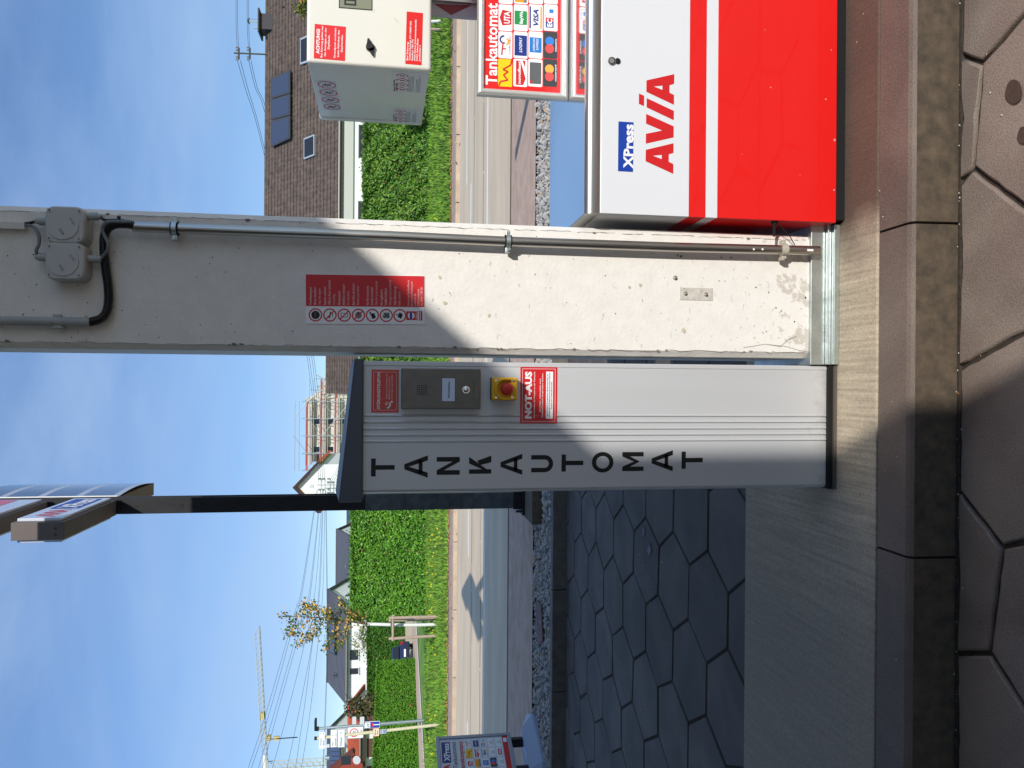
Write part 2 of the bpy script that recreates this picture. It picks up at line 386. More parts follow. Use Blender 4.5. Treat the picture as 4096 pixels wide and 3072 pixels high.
def jit(x, y, a):
    k = random.Random(int(round(x*50))*7919+int(round(y*50))*104729); return x+k.uniform(-a, a), y+k.uniform(-a, a)
def hexes(b, ox, oy, x0, x1, y0, y1, z, gap, tilt, rot=0, ja=0):
    side = .3; h = side*math.sqrt(3)
    rnd = random.Random(3)
    for i in range(int((x0-ox)/.45)-2, int((x1-ox)/.45)+3):
        for j in range(int((y0-oy)/h)-2, int((y1-oy)/h)+3):
            cx = ox+i*.45; cy = oy+j*h+(h/2 if i % 2 else 0)
            pts = [jit(cx+side*math.cos(R(60*k)+rot), cy+side*math.sin(R(60*k)+rot), ja) for k in range(6)]
            g_ = 1-gap*rnd.uniform(.8, 1.35)/2/math.cos(R(30))/side; pts = [(cx+(p[0]-cx)*g_, cy+(p[1]-cy)*g_) for p in pts]
            for fn in (lambda p: p[0]-x0, lambda p: x1-p[0], lambda p: p[1]-y0, lambda p: y1-p[1]):
                if pts: pts = clip(pts, fn)
            if len(pts) < 3: continue
            ax, ay = rnd.uniform(-tilt, tilt), rnd.uniform(-tilt, tilt); dz = rnd.uniform(-.0015, .0015)
            b.tone = rnd.uniform(.80, 1.14)
            mx_, my_ = sum(p[0] for p in pts)/len(pts), sum(p[1] for p in pts)/len(pts)
            n = len(pts)
            def ring(k, zz): return [(mx_+(p[0]-mx_)*k, my_+(p[1]-my_)*k, z+zz+dz+ax*(p[0]-cx)+ay*(p[1]-cy)) for p in pts]
            v = ring(1, -.03)+ring(1, -.006)+ring(.985, 0)
            fs = [(q*n+k, q*n+(k+1) % n, (q+1)*n+(k+1) % n, (q+1)*n+k) for q in range(2) for k in range(n)]+[tuple(range(2*n, 3*n))]
            b.add(v, fs)
    b.tone = None
b = MB(SLABN)
hexes(b, -.13, 1.27, -3.2, 3.2, .6, 1.49, 0, .016, .004, 0)
def slab(b, pts, z, gap, tone):
    # one worn slab with a slightly ragged, rounded rim
    c = Vector((sum(p[0] for p in pts)/len(pts), sum(p[1] for p in pts)/len(pts))); rnd = random.Random(int(abs(c.x)*1000)+7); q = []
    n = len(pts)
    for i in range(n):
        a = Vector(pts[i]); d = Vector(pts[(i+1) % n])-a; m_ = max(1, int(d.length/.035))
        for k in range(m_): q.append(a+d*(k/m_)+Vector((rnd.gauss(0, .0012), rnd.gauss(0, .0012))))
    def ring(g, zz): return [tuple((p-(p-c).normalized()*g).to_tuple())+(z+zz,) for p in q]
    b.tone = tone; v = ring(gap, -.03)+ring(gap, -.007)+ring(gap+.003, -.002)+ring(gap+.008, 0); n = len(q)
    b.add(v, [(j*n+k, j*n+(k+1) % n, (j+1)*n+(k+1) % n, (j+1)*n+k) for j in range(3) for k in range(n)], True); b.add(v[3*n:], [tuple(range(n))]); b.tone = None
E_ = 2.068
for pts, tn in (([(.984, E_), (.931, 1.99), (1.0, 1.836), (1.05, 1.72), (1.36, 1.70), (1.52, 1.95), (1.46, E_)], .97),
            ([(.61, E_), (.634, 2.021), (.931, 1.99), (.984, E_)], .90), ([(.634, 2.021), (.445, 1.788), (.60, 1.50), (.90, 1.50), (1.05, 1.72), (1.0, 1.836), (.931, 1.99)], 1.06),
            ([(.056, E_), (.61, E_), (.634, 2.021), (.445, 1.788), (.16, 1.80)], 1.0), ([(.16, 1.80), (.445, 1.788), (.60, 1.50), (.03, 1.50)], .94),
            ([(-.311, E_), (.056, E_), (.16, 1.80), (.03, 1.50), (-.27, 1.50), (-.40, 1.80), (-.44, 1.901)], 1.03), ([(-.792, E_), (-.311, E_), (-.44, 1.901), (-.748, 1.943)], .92),
            ([(-.748, 1.943), (-.44, 1.901), (-.40, 1.80), (-.27, 1.50), (-.72, 1.50), (-.875, 1.79)], 1.0), ([(-1.33, E_), (-.792, E_), (-.748, 1.943), (-.875, 1.79), (-1.18, 1.78), (-1.36, 1.96)], 1.05),
            ([(-.875, 1.79), (-.72, 1.50), (-1.30, 1.50), (-1.18, 1.78)], .95), ([(1.46, E_), (1.52, 1.95), (1.36, 1.70), (1.46, 1.50), (3.2, 1.50), (3.2, E_)], .98), ([(1.05, 1.72), (.90, 1.50), (1.46, 1.50), (1.36, 1.70)], 1.02),
            ([(-3.2, E_), (-1.33, E_), (-1.36, 1.96), (-1.18, 1.78), (-1.30, 1.50), (-3.2, 1.50)], .98)):
    slab(b, pts[::-1], rnd0.uniform(-.0012, .0012), .0075, tn)
b.use(DARKJ).box(-3.2, 3.2, .6, 2.072, -.05, -.012)
struct(b.build('forecourt_paving'), 'large worn hexagonal concrete slabs of the forecourt')
sheet('forecourt', -40, 40, -40, .6, -.004, M('forecourt_concrete', rgb(150, 138, 126), .9, var=.1, vs=1), 'concrete forecourt of the filling station')
b = MB(M('oil_spot_mat', rgb(70, 58, 48), .6, var=.2, vs=60)); pp = []
for ix, iy, rx, ry in ((4055, 366, 34, 48), (4092, 540, 22, 34)):
    b.poly([G(ix+rx*math.cos(a)*(1+.06*math.sin(3*a)), iy+ry*math.sin(a), .0045) for a in [i*.2618 for i in range(24)]])
struct(b.build('oil_spot'), 'dark round oil spots on a forecourt slab')
b = MB(SLABF)
hexes(b, -1.63+.0, 4.185, -14, 9, 3.19, 7.38, 0, .015, .007, 0, .016)
for q in ((2574, 2128, 4, 17), (2597, 2200, 7, 22), (2480, 2650, 2, 7), (2380, 2420, 2, 5)):
    b.use(M('worn_spot', rgb(108, 110, 116), .8, var=.2, vs=30)).poly([G(q[0]+q[2]*math.cos(a)*(1+.25*math.sin(4*a+q[0])), q[1]+q[3]*math.sin(a)*(1+.2*math.cos(3*a)), .0075) for a in [i*.42 for i in range(15)]])
b.use(DARKJ).box(-14, 9, 3.19, 7.40, -.05, -.010)
struct(b.build('yard_paving'), 'grey hexagonal paving behind the pump island')
# island: kerb stones in front, brushed concrete on top
KERB = slab_mat('kerb_stone', rgb(104, 90, 81), rgb(124, 108, 97), .7)
GRIME = M('grimy_kerb_face', rgb(66, 57, 46), .85, var=.10, vs=22, detail=14, col2=rgb(92, 78, 62), bump=.4, bs=120, bdist=.003)
b = MB(KERB); rnd = random.Random(5)
xs = [-14.5+i*1.0-.01 for i in range(24)]
for i in range(23):
    x0 = xs[i]+.004; x1 = xs[i+1]-.004; b.tone = rnd.uniform(.9, 1.06)
    prof = [(2.084, -.03), (2.085, .035), (2.092, .125), (2.10, .134), (2.112, .1395), (2.247, .1395), (2.247, -.03)]
    b.use(KERB)
    v0 = [(x0, y, z) for y, z in prof]; v1 = [(x1, y, z) for y, z in prof]; n = len(prof)
    for k in range(n-1):
        b.use(GRIME if k < 2 else KERB); b.add([v0[k], v1[k], v1[k+1], v0[k+1]], [(0, 1, 2, 3)])
    b.use(KERB); b.add(v0, [tuple(range(n))]); b.add(v1, [tuple(range(n))[::-1]])
struct(b.build('island_kerb'), 'worn brown kerb stones along the front of the pump island')
b = MB(ISL).box(-14.5, 8.5, 2.257, 3.185, -.03, .14)
b.use(DARKJ).box(-14.5, 8.5, 2.2465, 2.2565, -.03, .132)
b.box(-14.5, 8.5, 2.0662, 2.0838, -.03, -.004)
struct(b.build('pump_island', bevel=.006), 'raised concrete pump island with brushed top')
# rear kerb of the yard, gravel strip, pavement, road
RK = M('rear_kerb_stone', rgb(104, 100, 96), .85, var=.25, vs=8, bump=.3, bs=60)
b = MB(RK)
for i in range(24):
    x0 = -14.02+i; b.box(x0+.005, x0+.995, 7.40, 7.50, -.03, .135)
struct(b.build('yard_kerb', bevel=.008), 'low dark kerb at the back of the yard paving')
sheet('gravel_bed', -14, 10, 7.50, 8.70, .07, M('gravel_base', rgb(110, 108, 104), .95, var=.4, vs=40), 'bed under the gravel strip')
def stones():
    b = MB(M('light_gravel', rgb(172, 170, 166), .85, var=.1, vs=30)); g2 = M('grey_gravel', rgb(128, 128, 128), .85); g3 = M('warm_gravel', rgb(186, 160, 130), .85)
    rnd = random.Random(11)
    ico = [(0, 0, 1), (.89, 0, .45), (.28, .85, .45), (-.72, .53, .45), (-.72, -.53, .45), (.28, -.85, .45)]
    for k in range(11500):
        x = rnd.uniform(-5.6, 4.6); y = rnd.uniform(7.52, 8.69)
        if 0.2 < x < .0: continue
        r = rnd.uniform(.011, .023) if k % 12 else rnd.uniform(.03, .045)
        a = rnd.uniform(0, 6.28); ca, sa = math.cos(a), math.sin(a); sx, sy, sz = rnd.uniform(.7, 1.3), rnd.uniform(.6, 1), rnd.uniform(.5, 1)
        z = .072+rnd.uniform(0, .02)
        v = [(x+r*(px*sx*ca-py*sy*sa)*rnd.uniform(.8, 1.2), y+r*(px*sx*sa+py*sy*ca), z+r*pz*sz) for px, py, pz in ico]
        v += [(p[0], p[1], z-.01) for p in v[1:]]
        b.use(b.ms[0] if rnd.random() < .72 else (g2 if rnd.random() < .75 else g3))
        b.add(v, [(0, 1, 2), (0, 2, 3), (0, 3, 4), (0, 4, 5), (0, 5, 1)]+[(1+i, 6+i, 6+(i+1) % 5, 1+(i+1) % 5) for i in range(5)])
    tag(b.build('gravel'), 'pale crushed gravel strip between yard kerb and pavement', 'gravel', kind='stuff')
stones()
ASPR = M('reddish_asphalt', rgb(178, 150, 130), .9, var=.10, vs=5, bump=.5, bs=70, col2=rgb(184, 160, 145))
ASPG = M('grey_asphalt', rgb(198, 180, 154), .9, var=.04, vs=1.2, bump=.4, bs=60, stretch=(.35, 1.3, 1), col2=rgb(210, 192, 165))
sheet('pavement', -60, 60, 8.70, 10.62, .10, ASPR, 'reddish asphalt pavement beside the road')
b = MB(M('gutter_dirt', rgb(84, 70, 54), .95, var=.4, vs=20)).box(-60, 60, 10.62, 10.72, -.05, .102)
struct(b.build('gutter'), 'dirty joint between pavement and road')
sheet('road', -140, 140, 10.70, 20.40, .06, ASPG, 'grey asphalt road')
LINE = M('road_paint', rgb(226, 226, 224), .6, var=.06, vs=9)
b = MB(LINE); b.box(-80, 80, 13.86, 13.99, .055, .064)
for x0, x1 in ((-13.5, -7.55), (-3.85, -.2), (2.5, 4.45)): b.box(x0, x1, 17.05, 17.17, .055, .064)
b.box(4.7, 40, 18.15, 18.27, .055, .064)
struct(b.build('road_markings'), 'white edge line and centre dashes on the road')
FK = M('far_kerb_stone', rgb(186, 166, 142), .9, var=.15, vs=3)
b = MB(FK)
for i in range(70): b.box(-60+i*1.8+.01, -60+(i+1)*1.8-.01, 20.40, 20.75, -.05, .155)
struct(b.build('far_kerb', bevel=.01), 'pale kerb stones on the far side of the road')
sheet('far_gutter_path', -60, 60, 20.75, 22.4, .15, M('far_strip', rgb(168, 146, 130), .9, var=.15, vs=2), 'narrow paved strip behind the far kerb')
GR = M('grass_green', rgb(84, 122, 34), .9, var=.35, vs=1.1, col2=rgb(110, 144, 46))
def bank(x, y): return max(0, min(1, (y-22.4)/7.6))*.30
sheet('verge', -60, 60, 22.4, 34, .152, GR, 'grassy bank beyond the road', 60, 12, bank)
def grass():
    b = MB(M('grass_blade', rgb(104, 148, 38), .8, var=.4, vs=1)); g2 = M('grass_blade_dark', rgb(56, 92, 28), .8); g3 = M('grass_blade_pale', rgb(126, 150, 60), .8)
    fl = M('yellow_flower', rgb(250, 225, 20), .6); lf = M('fallen_leaf', rgb(206, 160, 96), .8); lf2 = M('fallen_leaf_brown', rgb(160, 108, 62), .8)
    rnd = random.Random(21)
    for k in range(30000):
        y = 22.3+rnd.random()**1.3*8.2; x = rnd.uniform(-.56*y-1, .56*y+1); z = .152+bank(x, y)
        h = rnd.uniform(.05, .15)*(1.5 if rnd.random() < .1 else 1); a = rnd.uniform(0, 3.14); wd = rnd.uniform(.02, .05)
        b.use(b.ms[0] if rnd.random() < .55 else (g2 if rnd.random() < .6 else g3))
        b.add([(x-wd*math.cos(a), y-wd*math.sin(a), z), (x+wd*math.cos(a), y+wd*math.sin(a), z), (x+rnd.uniform(-.05, .05), y+rnd.uniform(-.05, .05), z+h)], [(0, 1, 2)])
    for k in range(75):
        cx, cy = rnd.choice(((-8.3, 27.5), (-8.6, 26.6), (-5.2, 25.5), (-3.6, 26.4), (-12, 27), (-6.5, 27.6), (4.5, 26), (5, 28)))
        x = cx+rnd.gauss(0, .5); y = cy+rnd.gauss(0, .7); z = .155+bank(x, y)+.08; r = .019
        b.use(fl).add([(x-r, y, z-r), (x+r, y, z-r), (x+r, y, z+r), (x-r, y, z+r)], [(0, 1, 2, 3)])
    for k in range(3800):
        y = rnd.gauss(22.35, .22) if k % 9 else rnd.uniform(20.2, 27); x = rnd.uniform(-14, 13); z = .165+bank(x, y)
        r = rnd.uniform(.02, .055); a = rnd.uniform(0, 6.28)
        b.use(lf if rnd.random() < .6 else lf2).add([(x+r*math.cos(a), y+r*math.sin(a), z+rnd.uniform(0, .03)), (x-r*math.sin(a), y+r*math.cos(a), z+.02), (x-r*math.cos(a), y-r*math.sin(a), z), (x+r*math.sin(a), y-r*math.cos(a), z+rnd.uniform(0, .03))], [(0, 1, 2, 3)])
    tag(b.build('grass'), 'bright green verge grass with yellow flowers and fallen leaves', 'grass', kind='stuff')
grass()
b = MB(M('tar_seam_mat', rgb(70, 66, 62), .8))
rnd = random.Random(6)
for y0 in (14.55, 16.35):
    x = -30.0
    while x < 30:
        l_ = rnd.uniform(.5, 1.6); b.box(x, x+l_*.96, y0+rnd.uniform(-.02, .02), y0+.035+rnd.uniform(0, .02), .05, .0625); x += l_
struct(b.build('tar_seam'), 'thin dark tar seams running along the road')
def pebbles():
    b = MB(M('light_pebble', rgb(206, 198, 180), .8)); g2 = M('grey_pebble', rgb(140, 130, 120), .8); g3 = M('leaf_bit', rgb(190, 120, 60), .8); rnd = random.Random(12)
    spots = [(rnd.uniform(-1.3, 1.4), 2.078+rnd.gauss(0, .004), -.004) for _ in range(48)]+[(rnd.uniform(-1.3, 1.4), rnd.uniform(1.8, 2.06), .001) for _ in range(26)]+[(rnd.uniform(-1.2, 1.4), rnd.uniform(2.12, 2.44), .14) for _ in range(22)]+[(rnd.uniform(-3.2, -.6), rnd.uniform(3.6, 7.2), .001) for _ in range(26)]
    for k, (x, y, z) in enumerate(spots):
        r = rnd.uniform(.0012, .0032)*(1 if y < 3 else 2.2); b.use(b.ms[0] if k % 3 else (g2 if k % 2 else g3))
        b.add([(x-r, y, z), (x, y-r*.8, z), (x+r, y, z), (x, y+r*.8, z), (x+r*.2, y, z+r*1.2)], [(0, 1, 4), (1, 2, 4), (2, 3, 4), (3, 0, 4)])
    tag(b.build('grit'), 'scattered grit and leaf crumbs lying in the joints and along the kerb', 'grit', kind='stuff')
pebbles()
# slip path and driveway beyond the verge
a0, a1 = G(1700, 3200, .48), G(1664, 2440, .52)
b = MB(M('path_paving', rgb(196, 168, 150), .9, var=.08, vs=1))
q = [P(1700, 3500, 33), P(1684, 3500, 37), P(1652, 2525, 52), P(1664, 2530, 45)]
b.poly([G(1703, 3200, .47), G(1684, 3200, .47), G(1652, 2500, .47), G(1663, 2480, .47)])
b.use(M('path_edge', rgb(224, 214, 196), .8)).poly([G(1706, 3200, .475), G(1702, 3200, .475), G(1662.5, 2478, .475), G(1665, 2478, .475)])
struct(b.build('path'), 'pinkish paved path behind the verge')
b = MB(M('drive_paving', rgb(190, 174, 146), .9, var=.05, vs=1)).poly([G(1656, 2470, .473), P(1648, 2470, 54), P(1648, 2700, 54), G(1656, 2700, .473)]).poly([P(1648, 2470, 54), P(1621, 2470, 56.6), P(1621, 2700, 56.6), P(1648, 2700, 54)])
struct(b.build('driveway'), 'sandy driveway between the hedges')
sheet('garden_ground', -120, 120, 33.99, 200, .45, GR, 'ground of the gardens')

# ================================================================ canopy over the photographer; unseen pier and block behind, added for their shade
CANW = M('canopy_white', rgb(222, 221, 218), .6); 
cz = 4.6
edge = lambda y: 2.085+.158*(y+2.07)
t = thing('canopy', 'filling station canopy roof carried by the white concrete column', 'canopy', (0, 2.65, 4.6))
b = MB(CANW); b.prism([(-16, -7, cz), (edge(-7), -7, cz), (edge(6.15), 6.15, cz), (-16, 6.15, cz)], (0, 0, 1.12)); b.build('roof_slab', t)
MB(CANW).box(.45, 2.205, -3.45, -3.08, 0, cz+1.1).build('shade_pier', t)  # unseen pier, added and sized for the shadow edge it casts
t = thing('shade_block', 'unseen grey block behind the photographer, added to darken the ground', 'building', (-7, -6, 0))  # added out of view, with its door and window, to deepen the ground shade
MB(M('shade_block_grey', rgb(120, 112, 104), .8, var=.04)).box(-15, -.9, -7.5, -2.6, 0, 4.55).build('wall', t)
MB(M('shade_block_glass', rgb(40, 50, 58), .1)).box(-9, -5.5, -2.598, -2.55, .9, 2.4).build('window', t)
MB(ANTH).box(-4.3, -3.2, -2.598, -2.56, 0, 2.15).build('door', t)
# ================================================================ the column
YC = 2.5
col = thing('concrete_column', 'white painted concrete column with a red rules sticker, carrying the canopy', 'column', (.315, 2.7, .14))
def column():
    x0, x1, y0, y1, ch = .098, .5255, 2.5, 2.9, .018
    b = MB(CONC); rnd = random.Random(4); nz = 150
    prof0 = [(x0+ch, y0), (x1-ch, y0), (x1, y0+ch), (x1, y1), (x0, y1), (x0, y0+ch)]
    v = []
    for k in range(nz+1):
        z = .14+(4.6-.14)*k/nz
        j = lambda s: rnd.gauss(0, s)
        e = .0005
        v += [(x0+ch+j(e), y0, z), (x1-ch+j(e), y0, z), (x1, y0+ch+j(e), z), (x1, y1, z), (x0, y1, z), (x0+j(e*.6), y0+ch+j(e), z)]
    fs = [(k*6+i, k*6+(i+1) % 6, (k+1)*6+(i+1) % 6, (k+1)*6+i) for k in range(nz) for i in range(6)]
    b.add(v, fs+[tuple(range(6))[::-1], tuple(range(nz*6, nz*6+6))])
    o = b.build('shaft', col)
    # galvanised skirt at the foot
    b = MB(GALV)
    b.box(.0745, .56, 2.466, 2.92, .14, .162).box(.0745, .56, 2.482, 2.915, .162, .178).box(.0745, .56, 2.47, 2.915, .178, .183).box(.0745, .56, 2.486, 2.91, .183, .236)
    b.build('base_skirt', col, bevel=.003)
column()
F = FRONT(2.4985)
def fp(ix, iy, fr=None, Y=2.4985):
    v = P(ix, iy, Y); return v.x, v.z
# red and white rules sticker
def rules_sticker():
    x0, z1 = fp(1223, 1289); x1, _ = fp(1223, 1090.4); _, z0 = fp(1699, 1300)
    b = MB(TXTW); W, Hh = x1-x0, z1-z0; fr = Fr((x0, 2.4985, z0), (1, 0, .012), (-.012, 0, 1))
    b.obox(fr, 0, W, 0, Hh, 0, .0008)
    xr = W*.355; d = .0012
    b.use(REDM).rect(fr, xr, W-.001, .001, Hh-.001, d)
    rows = [(447, ['Fremdheizung und', 'Motor abstellen!', 'Stop the engine']), (604, ['Rauchen verboten!', 'Offenes Feuer verboten!', 'No smoking']), (761, ['Mobiltelefon/', 'Mobilfunk verboten!', 'No cell phone']),
            (917, ['Bitte Helm abnehmen!', 'Remove your helmet']), (1072, ['Nur für motorische', 'Zwecke verwenden!', 'Only for motor purposes']), (1226, ['Nur zugelassene', 'Gefäße befüllen!', 'Only approved containers']), (1378, ['Video Überwachung!', 'Video control'])]
    k = Hh/1318
    for i, (px, ls) in enumerate(rows):
        y = Hh-(px-340)*k; cx = W*.178; r = W*.135
        b.use(REDM).ring(fr, cx, y, r*.80, r, d)
        if i == 0: b.use(BLKP).disc(fr, cx, y, r*.62, d, d+.0002); b.use(GREYP).text(fr, 'STOP', cx-r*.4, cx+r*.4, y-r*.15, r*.3, d+.0006)
        elif i == 1: b.use(BLKP).seg(fr, cx-r*.5, y+r*.1, cx+r*.5, y-r*.1+0, r*.16, d).seg(fr, cx-r*.3, y-r*.4, cx+r*.5, y-r*.35, r*.08, d)
        elif i == 2: b.use(BLKP).frame(fr, cx-r*.32, cx+r*.32, y-r*.52, y+r*.52, r*.08, d)
        elif i == 3: b.use(GREYP).disc(fr, cx, y, r*.5, d, d+.0002); b.use(BLKP).rect(fr, cx-r*.1, cx+r*.45, y-r*.1, y+r*.12, d+.0005)
        elif i == 4: b.use(BLKP).rect(fr, cx-r*.5, cx+r*.3, y-r*.35, y+r*.1, d).seg(fr, cx-r*.2, y, cx+r*.5, y+r*.4, r*.2, d).disc(fr, cx-.2*r, y-.35*r, r*.16, d, d+.0002)
        elif i == 5: b.use(GREYP).rect(fr, cx-r*.42, cx+r*.42, y-r*.5, y+r*.4, d); b.use(BLKP).seg(fr, cx-r*.35, y-r*.42, cx+r*.35, y+r*.32, r*.1, d+.0004).seg(fr, cx-r*.35, y+r*.32, cx+r*.35, y-r*.42, r*.1, d+.0005).rect(fr, cx-r*.3, cx, y+r*.4, y+r*.52, d)
        else: b.use(BLKP).shape(fr, [(cx-r*.5, y-r*.2), (cx+r*.2, y-r*.45), (cx+r*.5, y+r*.05), (cx-r*.2, y+r*.35)], d).seg(fr, cx+r*.1, y+.2*r, cx+r*.2, y+r*.6, r*.14, d)
        if i in (1, 2, 3): b.use(REDM).seg(fr, cx-r*.6, y+r*.6, cx+r*.6, y-r*.6, r*.17, d+.0007)
        for j, s in enumerate(ls):
            it = j == len(ls)-1
            b.use(TXTP).text(fr, s, xr+W*.03, xr+W*(.03+.0215*len(s)), y+W*.075-j*W*.088, W*.048, d+.0004, bold=0 if it else .012, shear=.25 if it else 0)
    yy = Hh-(1505-340)*k; cx = W*.178
    b.use(REDM).rect(fr, cx-W*.09, cx+W*.09, yy-W*.09, yy+W*.1, d); b.use(TXTW).disc(fr, cx, yy, W*.07, d, d+.0003); b.use(BLUE).rect(fr, cx-W*.07, cx+W*.07, yy-W*.02, yy+W*.03, d+.0006)
    yy = Hh-(1575-340)*k
    b.use(REDM).text(fr, 'AVIA', cx-W*.1, cx+W*.1, yy-W*.01, W*.06, d+.0004, bold=.03).rect(fr, cx-W*.1, cx+W*.1, yy-W*.05, yy-W*.03, d).rect(fr, cx-W*.1, cx+W*.1, yy-W*.10, yy-W*.065, d)
    for j, s in enumerate(['Verkauf von Kraftstoffen im', 'Namen und auf Rechnung der', 'GmbH & Co. KG', '72250 Freudenstadt', 'Tel. 07441 / 539-301']):
        b.use(TXTP).text(fr, s, xr+W*.02, xr+W*(.02+.0195*len(s)), Hh-(1485-340)*k-j*W*.068, W*.042, d+.0004)
    o = b.build('rules_sticker', col); o['label'] = 'red and white rules sticker with seven pictograms'
rules_sticker()
def column_bits():
    # old mounting mark with two bolts, single bolt
    b = MB(M('bare_patch', rgb(196, 190, 180), .8, var=.15, vs=60)); x0, z1 = fp(2720, 1199); x1, z0 = fp(2851, 1153)
    b.obox(F, x0, x1, z0, z1, 0, .0006); b.build('mounting_mark', col)
    for ix, iy in ((2740, 1175), (2822, 1179), (2699, 1112)):
        x, z = fp(ix, iy); MB(M('rust', rgb(150, 116, 82), .8, var=.3, vs=200)).disc(F, x+.001, z-.002, .0075, 0, .0009, 9).use(GALV).disc(F, x, z, .0052, .0009, .006, 6).disc(F, x, z, .003, .006, .010, 12).build('bolt', col)
    rnd = random.Random(2)
    # drill holes and blown bubbles in the paint
    b = MB(M('hole_dark', rgb(52, 45, 40), .9))
    for ix, iy, r in ((2610, 1014, 2.2), (2618, 1030, 1.8), (2885, 1030, 4), (2925, 1030, 4), (2724, 1025, 6), (2710, 1020, 4), (92, 1258, 4), (134, 1018, 4), (30, 1023, 3), (60, 1095, 2), (118, 1186, 2), (458, 1007, 3), (350, 1210, 3),
                      (955, 993, 3), (902, 1088, 3), (838, 1054, 2.5), (787, 1109, 2.5), (488, 1242, 3), (1170, 1325, 3), (2421, 1102, 3), (2900, 1124, 2.5), (3024, 1149, 4), (3075, 1170, 3), (3104, 1231, 4), (3126, 1244, 3), (3222, 1190, 5), (2462, 1254, 3), (2266, 1210, 2), (3065, 1326, 3), (3178, 1286, 4), (2140, 1097, 3), (2203, 1151, 2), (627, 1270, 2.5)):
        x, z = fp(ix, iy); s = .00082*r*.7; b.disc(F, x, z, s, -.001, .0009, 7)
    b.build('drill_hole', col)['label'] = 'small dark holes scattered over the painted face'
    b = MB(M('stain', rgb(196, 186, 160), .8, var=.2, vs=150))
    for ix, iy, r in ((2518, 1148, 8), (2560, 1140, 9), (2735, 1322, 11), (1760, 1110, 8), (1780, 1212, 10), (1955, 1262, 9), (345, 1265, 8)):
        x, z = fp(ix, iy)
        pts = [(x+.00085*r*rnd.uniform(.5, 1)*math.cos(a), z+.00085*r*rnd.uniform(.5, 1)*math.sin(a)) for a in [i*.57 for i in range(11)]]
        b.shape(F, pts, .0004)
    b.build('paint_stain', col)
    # crack running up from the foot
    b = MB(M('crack', rgb(150, 142, 130), .9))
    pts = [(3262, 1411), (3200, 1402), (3140, 1385), (3075, 1378), (3130, 1358), (3180, 1345)]; pts2 = [(3122, 1386), (3060, 1376), (3010, 1385), (2975, 1390)]
    for pp in (pts[:4], pts2, [(3122, 1386), (3150, 1360), (3185, 1345)]):
        w_ = [fp(*q) for q in pp]
        for i in range(len(w_)-1): b.seg(F, *w_[i], *w_[i+1], .0012, .0005)
    b.build('hairline_crack', col)
column_bits()
def column_wear():
    rnd = random.Random(77)
    # creases where the paint ends on the chamfers, with small break-outs
    for nm, iyf in (('left', 1), ('right', 0)):
        b = MB(M('paint_crease', rgb(128, 118, 108), .9)); z = .25; x0 = .098+.0185 if iyf else .5255-.0185; x = x0
        while z < 3.1:
            dz = rnd.uniform(.008, .03); nx = x0+rnd.gauss(0, .0014); w_ = rnd.uniform(.0006, .0016)
            if rnd.random() < .85: b.shape(F, [(x-w_/2, z), (x+w_/2, z), (nx+w_/2, z+dz), (nx-w_/2, z+dz)], .0006)
            if rnd.random() < .07:
                r = rnd.uniform(.003, .007); b.shape(F, [(x+r*math.cos(a)*rnd.uniform(.4, 1), z+1.6*r*math.sin(a)*rnd.uniform(.4, 1)) for a in [i*.7 for i in range(9)]], .0005)
            x = nx; z += dz
        b.build('paint_crease', col)
    b = MB(M('scuff', rgb(176, 168, 156), .85))
    for k in range(120):
        x = rnd.uniform(.125, .44); z = rnd.uniform(.3, 2.9) if k % 3 else rnd.uniform(.24, .75); l_ = rnd.uniform(.003, .014); a = rnd.gauss(.2, .5)
        if 1.55 < z < 1.95 and x > .18: continue
        p = [(x, z)]
        for q in range(3): p.append((p[-1][0]+l_*.4*math.cos(a)+rnd.gauss(0, .0015), p[-1][1]+l_*.4*math.sin(a)+rnd.gauss(0, .0015)))
        for q in range(3): b.seg(F, *p[q], *p[q+1], rnd.uniform(.0006, .0014), .0004)
    b.build('scuff_mark', col)['label'] = 'fine scuffs and flaked spots all over the paint'
    b = MB(M('hole_dark', rgb(52, 45, 40), .9))
    for k in range(42):
        x = rnd.uniform(.125, .5); z = rnd.uniform(.3, 2.9)
        if 1.55 < z < 1.95 and .18 < x < .36: continue
        b.disc(F, x, z, rnd.uniform(.0010, .0019), -.001, .0008, 6)
    b.build('pore', col)['label'] = 'tiny dark pores in the painted concrete'
column_wear()

